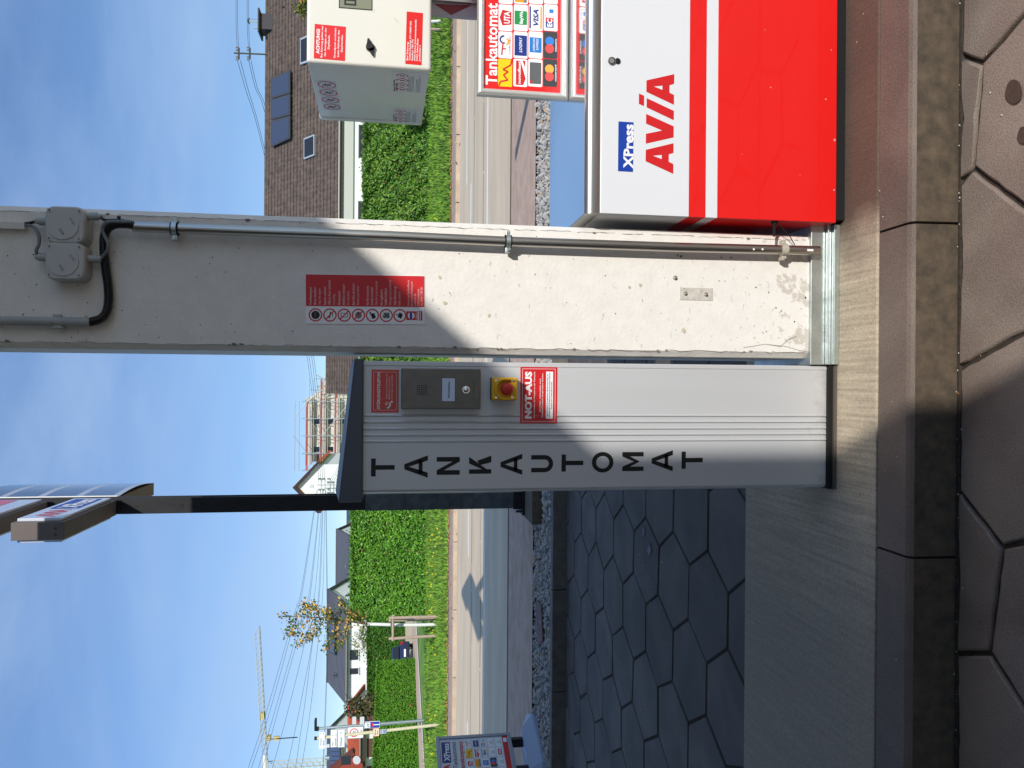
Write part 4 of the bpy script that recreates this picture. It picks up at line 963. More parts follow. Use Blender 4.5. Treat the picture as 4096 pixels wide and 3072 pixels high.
    a = s2(1200+165/3.19, 1390/3.19); c = s2(1200+480/3.19, 1040/3.19); e = s2(1200+500/3.19, 1390/3.19)
    x0, x1 = a[0], min(c[0], .555); z1, z0 = (a[1]+s2(1200+165/3.19, 1030/3.19)[1])/2, (e[1]+c[1])/2; z1 = min(z1, zt_-.012-fs_.o.z+.0)
    b = MB(M('label_film', rgb(200, 202, 206), .3)).rect(fs_, x0, x1, z0, z1, .0006)
    W = (x1-x0)/4
    for i in range(4):
        cx = x0+W*(i+.5); cy = (z0+z1)/2; r = W*.44
        b.use(REDM).ring(fs_, cx, cy, r*.84, r, .0011, 28).seg(fs_, cx-r*.62, cy+r*.62, cx+r*.62, cy-r*.62, r*.13, .0014); b.use(BLKP).seg(fs_, cx-r*.1, cy-r*.5, cx+r*.1, cy+r*.45, r*.2, .0011).seg(fs_, cx-r*.45, cy-.1*r, cx+r*.4, cy+r*.15, r*.12, .0012)
    b.build('prohibition_labels', head)
    for (u0, u1, w0, w1) in ((1170, 1620, 920, 1185), (1170, 1550, 1385, 1580)):
        p0 = s2(1200+(u0+u1)/2/3.19, w1/3.19); p1 = s2(1200+(u0+u1)/2/3.19, w0/3.19)
        zt2 = s2(1200+u0/3.19, (w0+w1)/2/3.19)[1]; zb2_ = s2(1200+u1/3.19, (w0+w1)/2/3.19)[1]
        x0, x1 = p0[0], p1[0]; W = x1-x0; Hh = zt2-zb2_
        b = MB(PLATE).rect(fs_, x0, x1, zb2_, zt2, .0006); f5 = Fr(fs_.p(x0, zb2_, 0), fs_.r, fs_.u)
        b.use(BLKP).text(f5, 'Super Benzin', W*.05, W*.6, Hh*.91, Hh*.045, .001, bold=.03).text(f5, 'Gefahr', W*.05, W*.5, Hh*.84, Hh*.05, .001, bold=.03)
        for i in range(4):
            cx = W*(.17+.22*i); cy = Hh*.70; r = W*.105
            b.use(REDM).shape(f5, [(cx-r, cy), (cx, cy-r*1.25), (cx+r, cy), (cx, cy+r*1.25)], .001); b.use(TXTW).shape(f5, [(cx-r*.72, cy), (cx, cy-r*.9), (cx+r*.72, cy), (cx, cy+r*.9)], .0013); b.use(BLKP).rect(f5, cx-r*.2, cx+r*.2, cy-r*.4, cy+r*.4, .0016)
        b.use(GREYP)
        rnd = random.Random(3)
        for j in range(9):
            y_ = Hh*(.52-.036*j-(.05 if j > 4 else 0)); b.rect(f5, W*.06, W*rnd.uniform(.7, .93), y_, y_+Hh*.014, .001)
        b.build('hazard_label', head)
    # post carrying the head and the panel with the red arrow behind the card sign
    MB(HEADW).box(1.75, 2.1, 2.75, 3.0, 1.05, 1.56).build('head_support', DIS, bevel=.01)
    p = P(1724, 58, 2.93); q = P(1905, 58, 2.93)
    b = MB(M('lilac_grey_panel', rgb(205, 202, 212), .4)).box(p.x, 1.74, 2.93, 2.95, 1.06, 1.545)
    f6 = FRONT(2.93); T = [P(1735, 16, 2.93), P(1887, 22, 2.93), P(1805, 60, 2.93)]
    b.use(M('dark_red_print', rgb(150, 20, 30), .4)).shape(f6, [(t_.x, t_.z) for t_ in T], .001)
    b.use(ALUV).box(P(1800, 12, 2.93).x, P(1800, 2, 2.93).x, 2.915, 2.93, 1.06, 1.545)
    b.build('arrow_panel', DIS)
dispenser()

# ---------------------------------------------------------------- card sign standing on the lid
def logos(b, fr, kind, x0, x1, y0, y1, d, g=None):
    W = x1-x0; Hh = y1-y0; cx = (x0+x1)/2; cy = (y0+y1)/2; r = min(W, Hh)*.10
    e = .0005*(1 if g is None else g)
    base = {'m': YEL, 'mc': GREYP, 'ms': GREYP}.get(kind, TXTW)
    if kind in ('mc', 'ms'): base = M('charcoal_print', rgb(52, 52, 54), .4)
    b.use(base).rrect(fr, x0, x1, y0, y1, d, r)
    T = lambda s, a, c, yb, cap, m_, **k: b.use(m_).text(fr, s, x0+W*a, x0+W*c, y0+Hh*yb, Hh*cap, d+2*e, **k)
    if kind == 'm':
        pts = [(.06, .12), (.22, .16), (.18, .48), (.38, .40), (.42, .72), (.62, .42), (.70, .62), (.80, .28), (.97, .30)]
        pts = [(.02, .95), (.18, .82), (.24, .30), (.42, .62), (.55, .28), (.62, .66), (.80, .10), (.98, .04)]
        b.use(REDM)
        for i in range(len(pts)-1): b.seg(fr, x0+W*pts[i][0], y0+Hh*pts[i][1], x0+W*pts[i+1][0], y0+Hh*pts[i+1][1], W*.055, d+e*(1+.1*i))
    elif kind == 'nov':
        b.use(REDM).shape(fr, [(x0+W*.06, y0+Hh*.3), (x0+W*.3, y0+Hh*.12), (x0+W*.94, y0+Hh*.5), (x0+W*.94, y0+Hh*.82), (x0+W*.06, y0+Hh*.82)], d+e).shape(fr, [(x0+W*.7, y0+Hh*.16), (x0+W*.95, y0+Hh*.16), (x0+W*.95, y0+Hh*.36)], d+e)
        T('novofleet', .1, .92, .48, .2, TXTW, bold=.03)
    elif kind == 'card':
        b.use(M('dark_card', rgb(92, 94, 96), .35)).rrect(fr, x0+W*.10, x0+W*.88, y0+Hh*.08, y0+Hh*.90, d+e, r*.5); b.use(REDM).rect(fr, x0+W*.12, x0+W*.22, y0+Hh*.72, y0+Hh*.86, d+2*e)
    elif kind in ('mc', 'ms'):
        b.use(M('coral_print', rgb(232, 70, 70), .4)).disc(fr, x0+W*.36, y0+Hh*.56, Hh*.32, d, d+e, 24)
        b.use(M('amber_print', rgb(240, 165, 60), .4) if kind == 'mc' else M('azure_print', rgb(40, 120, 205), .4)).disc(fr, x0+W*.64, y0+Hh*.56, Hh*.32, d, d+e*.8, 24)
        T('mastercard' if kind == 'mc' else 'maestro', .2 if kind == 'mc' else .26, .8 if kind == 'mc' else .74, .06, .12, TXTW, bold=.02)
    elif kind == 'total':
        b.use(NAVY).ring(fr, x0+W*.70, y0+Hh*.62, W*.10, W*.16, d+e, 16, 1, R(-10), R(200)); b.use(ORA).ring(fr, x0+W*.64, y0+Hh*.52, W*.10, W*.16, d+e, 16, 1, R(200), R(330))
        b.use(REDM).seg(fr, x0+W*.12, y0+Hh*.76, x0+W*.60, y0+Hh*.66, W*.05, d+2*e).seg(fr, x0+W*.35, y0+Hh*.7, x0+W*.36, y0+Hh*.45, W*.04, d+2*e); T('TotalEnergies', .14, .84, .14, .11, REDM)
    elif kind == 'log': b.use(NAVY).rect(fr, x0+W*.1, x0+W*.86, y0+Hh*.05, y0+Hh*.93, d+e); T('LOGPAY', .22, .8, .4, .2, TXTW, shear=.3, bold=.02)
    elif kind == 'amex': b.use(SKYB).rect(fr, x0+W*.22, x0+W*.78, y0+Hh*.07, y0+Hh*.92, d+e); T('AMERICAN', .26, .74, .54, .15, TXTW, bold=.01); T('EXPRESS', .32, .74, .30, .15, TXTW, bold=.01)
    elif kind == 'uta':
        b.use(REDM).shape(fr, [(x0+W*.2, y0+Hh*.72), (x0+W*.5, y0+Hh*.92), (x0+W*.8, y0+Hh*.72), (x0+W*.74, y0+Hh*.08), (x0+W*.26, y0+Hh*.08)], d+e); T('UTA', .28, .74, .2, .4, TXTW, bold=.04)
    elif kind == 'bay': b.use(GRN).rect(fr, x0+W*.24, x0+W*.76, y0+Hh*.06, y0+Hh*.94, d+e); T('BayWa', .27, .74, .36, .22, TXTW, bold=.04)
    elif kind == 'visa':
        b.use(NAVY).rect(fr, x0+W*.08, x0+W*.92, y0+Hh*.84, y0+Hh*.95, d+e); b.use(ORA).rect(fr, x0+W*.08, x0+W*.92, y0+Hh*.06, y0+Hh*.17, d+e); T('VISA', .2, .82, .32, .34, NAVY, bold=.03, shear=.25)
    elif kind == 'ec':
        b.use(NAVY).rect(fr, x0+W*.12, x0+W*.34, y0+Hh*.28, y0+Hh*.86, d+e); b.use(REDM).rect(fr, x0+W*.34, x0+W*.5, y0+Hh*.28, y0+Hh*.86, d+e); T('EC', .15, .46, .4, .34, TXTW, bold=.04)
        b.use(GREYP).frame(fr, x0+W*.55, x0+W*.92, y0+Hh*.12, y0+Hh*.9, W*.012, d+e); b.use(SKYB).rect(fr, x0+W*.68, x0+W*.82, y0+Hh*.3, y0+Hh*.6, d+2*e)
    elif kind == 'red': b.use(REDM).rect(fr, x0+W*.15, x0+W*.85, y0+Hh*.2, y0+Hh*.8, d+e); T('AVIA', .2, .8, .35, .3, TXTW, bold=.04)
    elif kind == 'grn': b.use(GRN).rect(fr, x0+W*.06, x0+W*.94, y0+Hh*.08, y0+Hh*.92, d+e); T('BayWa', .2, .8, .36, .25, TXTW, bold=.04)
    elif kind == 'yel': b.use(ORA).rect(fr, x0+W*.06, x0+W*.94, y0+Hh*.3, y0+Hh*.92, d+e); b.use(GREYP).rect(fr, x0+W*.06, x0+W*.94, y0+Hh*.08, y0+Hh*.3, d+e)
    elif kind == 'ring': b.use(M('copper_print', rgb(150, 90, 60), .4)).rect(fr, x0, x1, y0, y1, d+e); b.use(TXTW).disc(fr, cx, cy, Hh*.42, d+e, d+2*e, 20); T('DKV', .3, .7, .38, .2, BLKP, bold=.05)
    else:
        b.use(GREYP).ring(fr, cx, cy, Hh*.16, Hh*.24, d+e, 12, .8).rect(fr, x0+W*.2, x0+W*.8, y0+Hh*.14, y0+Hh*.2, d+e)
def card_sign():
    YS = 2.70; zt = P(1907, 385, YS).z; xl = P(2080, 391, YS).x; zb = 1.0535; X1 = 1.72
    t = thing('card_sign', 'framed red Tankautomat sign of payment cards standing on the steel lid', 'sign', ((xl+X1)/2, YS, zb))
    fr = FRONT(YS); w_ = .025
    b = MB(RED).box(xl+w_*.8, X1-w_*.8, YS+.004, YS+.014, zb+w_*.8, zt-w_*.8); b.build('panel', t)
    def bar(p0, p1, inn0, inn1):
        # snap frame: rounded section, mitred
        q = MB(M('snap_frame', rgb(214, 212, 204), .35, .55))
        pr = [(0, .014), (0, -.004), (.2, -.010), (.5, -.012), (.8, -.010), (1, -.003), (1, .006)]
        a = []
        for s, d in pr:
            x0_, z0_ = p0[0]+(inn0[0]-p0[0])*s, p0[1]+(inn0[1]-p0[1])*s; x1_, z1_ = p1[0]+(inn1[0]-p1[0])*s, p1[1]+(inn1[1]-p1[1])*s
            a += [(x0_, YS+d, z0_), (x1_, YS+d, z1_)]
        q.add(a, [(2*i, 2*i+1, 2*i+3, 2*i+2) for i in range(len(pr)-1)], True); q.build('frame', t)
    o = [(xl, zb), (X1, zb), (X1, zt), (xl, zt)]; n = [(xl+w_, zb+w_+.002), (X1-w_, zb+w_+.002), (X1-w_, zt-w_), (xl+w_, zt-w_)]
    for i in range(4): bar(o[i], o[(i+1) % 4], n[i], n[(i+1) % 4])
    MB(ALUV).box(xl+.01, X1-.01, YS+.014, YS+.03, zb, zb+.05).build('foot_rail', t)
    f2 = FRONT(YS+.0038)
    def at(ix, iy): v = P(ix, iy, YS+.004); return v.x, v.z
    b = MB(TXTW); x0, z0 = at(1986, 341); x1, _ = at(1986, 14); _, z1 = at(1943, 200)
    b.text(f2, 'Tankautomat', x0, x1, z0-.001, z1-z0, .0004, bold=.022); b.build('lettering', t)
    rows = [(1993, 2049), (2054, 2110), (2113.5, 2170), (2174, 2229)]
    cols = [(347, 237), (235-1, 127), (124, 19), (16, -88), (-91, -195)]
    ks = [['m', 'total', 'uta', 'x', 'red'], ['nov', 'log', 'bay', 'yel', 'x'], ['card', 'amex', 'visa', 'x', 'x'], ['mc', 'ms', 'ec', 'red', 'x']]
    b = MB(TXTW)
    for i, (ra, rb) in enumerate(rows):
        for j, (ca, cb) in enumerate(cols):
            x0, _ = at((ra+rb)/2, ca); x1, _ = at((ra+rb)/2, cb); _, z1 = at(ra, 200); _, z0 = at(rb, 200)
            if x1 > X1-.03: continue
            logos(b, f2, ks[i][j], x0, x1, z0, z1, .0006)
    b.build('card_logos', t)
card_sign()

# ================================================================ price pylon on the left
def pylon():
    t = thing('sign_pylon', 'tall dark steel price pylon with lit boxes high on its post, behind the pillar', 'sign pylon', (-1.34, 8.85, .1))
    PO = M('pylon_steel', rgb(24, 25, 28), .55, .2, var=.45, vs=5, stretch=(1, 1, .4), bump=.1, bs=20)
    FR_ = M('pylon_box', rgb(104, 94, 90), .6, var=.08, vs=5)
    b = MB(PO); b.box(-1.425, -1.255, 8.78, 8.81, .3, 6.0).box(-1.425, -1.255, 8.90, 8.93, .3, 6.0).box(-1.39, -1.29, 8.8, 8.91, .3, 6.0)
    b.build('post', t)
    MB(M('post_reflection_grey', rgb(92, 98, 102), .5, .5, var=.35, vs=9, bump=.1, bs=20)).box(-1.432, -1.248, 8.772, 8.938, .32, P(1462, 2000, 8.77).z).build('reflection_sleeve', t)  # grey reflection on the lower post, put into this added sleeve's colour
    for ix in (515, 725, 800, 932, 1004, 1334):
        z = P(ix, 2030, 8.78).z
        for dz in (-.10, 0, .10): MB(BLK).disc(FRONT(8.779), -1.34, z+dz*.8, .022 if dz == 0 else .010, 0, .002, 12).build('bolt_hole', t)
    b = MB(M('foundation', rgb(96, 84, 70), .9, var=.3, vs=12)).box(-1.52, -1.10, 8.2, 8.95, .08, .2)
    b.use(PO).box(-1.50, -1.18, 8.68, 9.0, .2, .23).box(-1.44, -1.24, 8.74, 8.96, .23, .32)
    for x in (-1.46, -1.22): b.tube([(x, 8.72, .23), (x, 8.72, .30)], .015, 8)
    b.build('foundation', t)
    def lit(x0, x1, y0, y1, z0, z1, name, face, lab=None):
        o = MB(FR_).box(x0, x1, y0, y1, z0, z1).build(name, t, bevel=.004)
        if lab: o['label'] = lab
        MB(face).box(x1+.001, x1+.03, y0+.05, y1-.03, z0+.04, z1-.03).box(x0-.03, x0-.001, y0+.05, y1-.03, z0+.04, z1-.03).build('face_panel', o, bevel=.006)
        for fx_ in (.3, .65): MB(BLK).disc(FRONT(y0), x0+(x1-x0)*fx_, z0+.07, .012, 0, .001, 10).build('rivet', o)
        return o, Fr((x1+.031, y0, z0), (0, 1, 0), (0, 0, 1))
    WP = M('pylon_white', rgb(206, 212, 224), .25, coat=.5)
    o, fr = lit(-1.425, -1.265, 7.42, 8.72, 4.60, 5.04, 'logo_box', WP, 'box with blue and red lettering')
    fr = Fr((-1.234, 7.42, 4.60), (0, 1, 0), (0, 0, 1))
    b = MB(REDM).text(fr, 'AVIA', .12, .52, .14, .17, .001, bold=.03); b.use(BLUE).rect(fr, .58, 1.2, .1, .36, .001); b.use(TXTW).text(fr, 'XPress', .62, 1.16, .14, .17, .002, bold=.03); b.build('lettering', o)
    o, fr = lit(-1.43, -1.27, 6.7, 8.72, 5.28, 5.9, 'brand_box', WP, 'upper box with a red stripe')
    fr = Fr((-1.239, 6.7, 5.28), (0, 1, 0), (0, 0, 1)); MB(RED).rect(fr, .06, 1.95, .25, .6, .001).rect(fr, .06, 1.95, .75, .85, .001).build('stripe', o)
    # curved price panel on the far side of the post
    o = MB(M('price_box', rgb(112, 100, 86), .6)).box(-1.42, -1.27, 8.94, 10.2, 4.66, 6.2).build('price_box', t)
    o['label'] = 'tall price panel with dark rows between pale bars'
    NP = M('price_row', rgb(70, 76, 92), .2, coat=.8); SI = M('silver_bar', rgb(190, 196, 206), .35, .3)
    n = 12; prof = [(8.94+1.2*i/n, -1.262+.035*math.sin(math.pi*i/n)) for i in range(n+1)]
    z = 4.66; k = 0
    while z < 6.0:
        for hh, m_ in ((.07, SI), (.315, NP)):
            v = [(x, y, zz) for zz in (z, z+hh) for y, x in prof]
            MB(m_).add(v, [(i, i+1, n+2+i, n+1+i) for i in range(n)]).build('price_row' if m_ is NP else 'divider', o); z += hh
    MB(WHITE).box(-1.41, -1.245, 8.925, 8.94, 4.66, 6.2).build('edge_strip', o)
pylon()
t = thing('street_post', 'grey post beside the pavement that throws a narrow shadow across the red asphalt', 'post', (4.55, 6.85, .1))
MB(GALV).box(4.47, 4.62, 6.80, 6.90, .1, 2.5).build('shaft', t, bevel=.01); MB(GALV).box(4.4, 4.7, 6.74, 6.96, .07, .12).build('foot_plate', t)

# ================================================================ pavement sign with payment cards
def aboard():
    Rr = Vector((-3.95, 8.62, 0)); d_ = Vector((-.30, -.86, 0)).normalized()   # right edge, direction to the left edge
    W = .66; zb, zt = .36, 1.20
    o3 = Rr+d_*W; fr = Fr((o3.x, o3.y, zb), -d_, (0, 0, 1))
    t = thing('pavement_sign', 'grey framed pavement sign of payment cards on a moulded base at the left edge', 'sign', (o3.x, o3.y, .1))
    GF = M('sign_frame_grey', rgb(150, 158, 172), .4, .5)
    Hh = zt-zb
    b = MB(M('poster', rgb(214, 216, 222), .4)).obox(fr, .03, W-.03, .03, Hh-.03, -.02, 0); b.build('poster', t)
    for x0, x1, y0, y1 in ((0, W, Hh-.04, Hh), (0, W, 0, .04), (0, .04, .04, Hh-.04), (W-.04, W, .04, Hh-.04)): MB(GF).obox(fr, x0, x1, y0, y1, -.03, .012).build('frame', t, bevel=.004)
    b = MB(REDM); k = .0025
    b.text(fr, 'AVIA', .07, .27, Hh-.135, .07, k, bold=.04); b.use(NAVY).rect(fr, .29, .58, Hh-.15, Hh-.055, k); b.use(TXTW).text(fr, 'XPress', .31, .56, Hh-.137, .06, 2*k, bold=.03)
    b.use(GREYP).text(fr, '24/7 Tankautomat', .07, .58, Hh-.215, .05, k, bold=.01); b.use(REDM).text(fr, 'Kartenakzeptanz', .07, .58, Hh-.29, .05, k, bold=.015)
    ks = [['ring', 'uta', 'm', 'total'], ['grn', 'yel', 'nov', 'log'], ['card', 'amex', 'visa', 'ec'], ['mc', 'ms', 'x', 'x'], ['x', 'x', 'red', 'x']]
    for i in range(5):
        for j in range(4): logos(b, fr, ks[i][j], .06+j*.138, .06+j*.138+.122, Hh-.385-i*.085, Hh-.315-i*.085, k, 3)
    b.use(REDM).rect(fr, .04, W-.04, .045, .105, k); b.use(TXTW).rect(fr, W-.13, W-.07, .055, .095, 2*k)
    b.build('print', t)
    c = o3+(-d_)*(W/2)
    for s in (.13, W-.13):
        q = fr.p(s, 0, -.01); MB(BLK).box(q.x-.045, q.x+.045, q.y-.03, q.y+.03, .2, zb+.005).build('leg', t)
    # moulded base: a low faceted boat shape
    bm = M('base_plastic', rgb(150, 160, 182), .45)
    dn = fr.n; b = MB(bm); L2 = .62
    def bp(a, e, z): q = c+(-d_)*a+dn*e; return (q.x, q.y, z)
    ring0 = [bp(L2, 0, .075), bp(L2*.55, .24, .075), bp(-L2*.55, .24, .075), bp(-L2, 0, .075), bp(-L2*.55, -.24, .075), bp(L2*.55, -.24, .075)]
    ring1 = [bp(L2, 0, .13), bp(L2*.55, .24, .13), bp(-L2*.55, .24, .13), bp(-L2, 0, .13), bp(-L2*.55, -.24, .13), bp(L2*.55, -.24, .13)]
    top = [bp(L2*.7, 0, .20), bp(L2*.45, .10, .25), bp(-L2*.45, .10, .25), bp(-L2*.7, 0, .20), bp(-L2*.45, -.10, .25), bp(L2*.45, -.10, .25)]
    v = ring0+ring1+top
    b.add(v, [(i, (i+1) % 6, 6+(i+1) % 6, 6+i) for i in range(6)]+[(6+i, 6+(i+1) % 6, 12+(i+1) % 6, 12+i) for i in range(6)]+[tuple(range(12, 18))])
    b.build('base', t, bevel=.01)
aboard()
# brown slate lying in the gravel
a = G(2160, 2390, .09); 
tag(MB(M('rusty_plate', rgb(110, 84, 80), .8, var=.2, vs=12)).prism([G(2150, 2395, .1), G(2168, 2420, .1), G(2174, 2560, .1), G(2160, 2585, .1), G(2150, 2550, .1), G(2149, 2440, .1)], (0, 0, .012)).build('rusty_plate'), 'flat rusty plate lying in the gravel strip left of the pillar', 'plate')
# ================================================================ hedges
import numpy as np
TWIG = M('dry_twig', rgb(150, 118, 72), .8)
def leaf_obj_data(b, mats, pts, nrm, size, rnd):
    for p, n in zip(pts, nrm):
        w_ = .5+.22*math.sin(p[0]*1.7+p[2]*2.3)+.18*math.sin(p[0]*4.1-p[2]*3.7)
        b.use(TWIG if rnd.random() < .012 else mats[1] if rnd.random() < .45*w_+.08 else (mats[0] if rnd.random() < .68 else mats[2]))
        d = Vector((n[0]+rnd.gauss(0, .55), n[1]+rnd.gauss(0, .55), n[2]+rnd.gauss(0, .55))).normalized()
        a = d.orthogonal().normalized(); a.rotate(Matrix.Rotation(rnd.uniform(0, 6.28), 3, d)); c = d.cross(a)
        s = size*rnd.uniform(.6, 1.3); P0 = Vector(p)
        b.add([P0-a*s, P0+c*s*.42, P0+a*s, P0-c*s*.42], [(0, 1, 2, 3)])
HG1 = [M('hedge_leaf', rgb(82, 138, 30), .55), M('hedge_leaf_light', rgb(112, 166, 44), .55), M('hedge_leaf_dark', rgb(66, 116, 24), .6)]
HG2 = [M('cherry_laurel_leaf', rgb(80, 126, 30), .6), M('cherry_laurel_light', rgb(112, 150, 48), .6), M('cherry_laurel_dark', rgb(56, 98, 24), .6)]
HG3 = [M('thuja_leaf', rgb(80, 136, 18), .7), M('thuja_leaf_light', rgb(98, 154, 28), .7), M('thuja_leaf_dark', rgb(66, 116, 16), .7)]
HG4 = [M('rear_thuja_leaf', rgb(58, 104, 14), .7), M('rear_thuja_light', rgb(70, 120, 20), .7), M('rear_thuja_dark', rgb(46, 86, 14), .7)]
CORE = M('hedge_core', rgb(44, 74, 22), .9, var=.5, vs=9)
def hedge(name, label, A, B, depth, z0, z1, mats, n, size, seed, rough=.12, round_=.0, jag=.06):
    """a clipped hedge from A to B (front foot line), going back by depth"""
    rnd = random.Random(seed); A = Vector((*A, 0)); B = Vector((*B, 0)); ax = (B-A).normalized(); L_ = (B-A).length
    nb = Vector((-ax.y, ax.x, 0)); nb = nb if nb.y > 0 else -nb
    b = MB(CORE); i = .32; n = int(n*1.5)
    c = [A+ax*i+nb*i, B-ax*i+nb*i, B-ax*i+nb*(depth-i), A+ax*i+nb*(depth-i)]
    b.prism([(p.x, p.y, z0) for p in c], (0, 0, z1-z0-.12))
    pts = []; nr = []; Hh = z1-z0
    areas = [L_*Hh, L_*depth*.7, depth*Hh*.8, depth*Hh*.8]; T = sum(areas)
    wob = [rnd.uniform(0, 6.28) for _ in range(8)]
    def bulge(u, v): return rough*(math.sin(u*2.1+wob[0])*math.cos(v*2.7+wob[1])+.6*math.sin(u*5.3+wob[2]+v*4.1)+.4*math.sin(u*11+wob[3])*math.sin(v*9+wob[4]))
    for k in range(n):
        r = rnd.random()*T
        if r < areas[0]:
            u = rnd.uniform(0, L_); v = rnd.uniform(0, Hh); q = bulge(u, v)
            p = A+ax*u+nb*(q*.7+.12+abs(rnd.gauss(0, .07))); nv = -nb; z = z0+v
        elif r < areas[0]+areas[1]:
            u = rnd.uniform(0, L_); v = rnd.uniform(0, depth); p = A+ax*u+nb*v; nv = Vector((0, 0, 1)); z = z1+bulge(u, v)*.35-abs(rnd.gauss(0, .07))+(abs(rnd.gauss(0, jag)) if rnd.random() < .2 else 0)
        else:
            e = r > areas[0]+areas[1]+areas[2]; v = rnd.uniform(0, Hh); u = rnd.uniform(0, depth); p = (B if e else A)+nb*u+(ax if e else -ax)*(-.08-abs(rnd.gauss(0, .05))-round_*(v/Hh)**3+bulge(u, v)*.5); nv = ax if e else -ax; z = z0+v
        pts.append((p.x, p.y, z)); nr.append(nv)
    leaf_obj_data(b, mats, pts, nr, size, rnd)
    tag(b.build(name), label, 'hedge')
hedge('laurel_hedge', 'tall laurel hedge across the road, right of the white column', (-2.6, 30.3), (17.5, 30.3), 1.6, .38, 3.02, HG2, 30000, .075, 31, rough=.16)
hedge('clipped_hedge', 'tall bright clipped hedge between the pylon and the young tree', (-9.35, 30.6), (-2.9, 30.2), 1.6, .38, 3.42, HG1, 17000, .062, 32, rough=.10)
hedge('thuja_hedge', 'smooth thuja hedge beside the slip path at the left edge', (-21.5, 35.0), (-16.55, 47.0), 1.6, .45, 2.78, HG3, 24000, .060, 33, rough=.04, round_=1.7, jag=.025)
hedge('rear_hedge', 'dark green hedge behind the driveway and the parked car', (-31, 61), (-17.2, 57), 1.8, .5, 3.75, HG4, 16000, .085, 34, rough=.06, jag=.04)

# ================================================================ buildings
TILEB = M('brown_roof_tile', rgb(82, 73, 67), .9, var=.25, vs=3.2, col2=rgb(98, 84, 75), detail=8)
DARKR = M('slate_roof', rgb(84, 86, 94), .8, var=.06, vs=1)
REDR = M('red_roof_tile', rgb(176, 84, 54), .85, var=.15, vs=3)
ORR = M('orange_roof_tile', rgb(196, 92, 50), .85, var=.08, vs=3)
REND = M('white_render', rgb(232, 232, 230), .85, var=.01)
DGL = M('window_glass', rgb(34, 38, 46), .1)
FRM = M('window_frame_dark', rgb(52, 52, 56), .5)
WFR = M('window_frame_white', rgb(226, 226, 224), .5)
SOL = M('solar_glass', rgb(52, 62, 86), .18, coat=.5)
GUT = M('gutter_metal', rgb(150, 146, 136), .5, .3)
def tiled(b, x0, x1, ye, ze, yr, zr, rows, pitch, amp=.035):
    """real tile relief on a roof slope: stepped rows, wavy across"""
    sl_ = Vector((0, yr-ye, zr-ze)); nrm = Vector((0, -(zr-ze), yr-ye)).normalized(); n = int((x1-x0)/pitch)*4
    for r in range(rows):
        v = []
        for t_, lift in ((r/rows, .05), ((r+1.02)/rows, .004)):
            for i in range(n+1):
                x = x0+(x1-x0)*i/n; k = amp*(.5+.5*math.cos(i*math.pi/2)); p = Vector((x, ye, ze))+sl_*t_+nrm*(lift+k); v.append(p)
        b.tone = random.uniform(.9, 1.05)
        b.add(v, [(i, i+1, n+2+i, n+1+i) for i in range(n)])
        lo = [Vector(p) for p in v[:n+1]]; b.add(lo+[p-nrm*.09 for p in lo], [(i+1, i, n+1+i, n+2+i) for i in range(n)])
    b.tone = None
def window(t, x0, x1, y, z0, z1, sill=True, fr=FRM):
    w_ = .09
    o = MB(fr).box(x0, x0+w_, y-.05, y+.02, z0, z1).box(x1-w_, x1, y-.05, y+.02, z0, z1).box(x0+w_, x1-w_, y-.05, y+.02, z0, z0+w_).box(x0+w_, x1-w_, y-.05, y+.02, z1-w_, z1)
    if x1-x0 > 1.1: o.box((x0+x1)/2-.04, (x0+x1)/2+.04, y-.05, y+.02, z0+w_, z1-w_)
    o = o.build('window', t); MB(DGL).box(x0+w_, x1-w_, y-.02, y+.01, z0+w_, z1-w_).build('pane', o)
    if sill: MB(WFR).box(x0-.08, x1+.08, y-.12, y-.002, z0-.07, z0-.003).build('sill', o)
def house(name, label, x0, x1, y0, y1, eave, ridge, wall, roofm, tiles=None, over=.4, zb=.2, group=None):
    t = thing(name, label, 'house', ((x0+x1)/2, (y0+y1)/2, zb), group); ym = (y0+y1)/2
    b = MB(wall); 
    v = [(x, y, z) for x in (x0, x1) for y, z in ((y0, zb), (y0, eave), (ym, ridge-.12), (y1, eave), (y1, zb))]
    b.add(v, [(0, 1, 2, 3, 4), (9, 8, 7, 6, 5), (0, 5, 6, 1), (4, 3, 8, 9)]); b.build('wall', t)
    k = (ridge-eave)/(ym-y0); ye = y0-over; ze = eave-over*k; g = .3
    b = MB(roofm)
    for s in (1, -1):
        yy = ym-s*(ym-ye)
        b.add([(x0-g, yy, ze), (x1+g, yy, ze), (x1+g, ym, ridge), (x0-g, ym, ridge), (x0-g, yy, ze-.14), (x1+g, yy, ze-.14), (x1+g, ym, ridge-.14), (x0-g, ym, ridge-.14)], [(0, 1, 2, 3), (7, 6, 5, 4), (0, 4, 5, 1), (1, 5, 6, 2), (3, 7, 4, 0)])
    if tiles: tiled(b, x0-g, x1+g, ye, ze+.005, ym, ridge+.005, tiles[0], tiles[1])
    b.tube([(x0-g, ym, ridge+.03), (x1+g, ym, ridge+.03)], .11, 8)
    ro = b.build('roof', t)
    MB(GUT).tube([(x0-g, ye-.07, ze-.05), (x1+g, ye-.07, ze-.05)], .07, 8).build('gutter', ro)
    return t, ro, ye, ze, ym, k
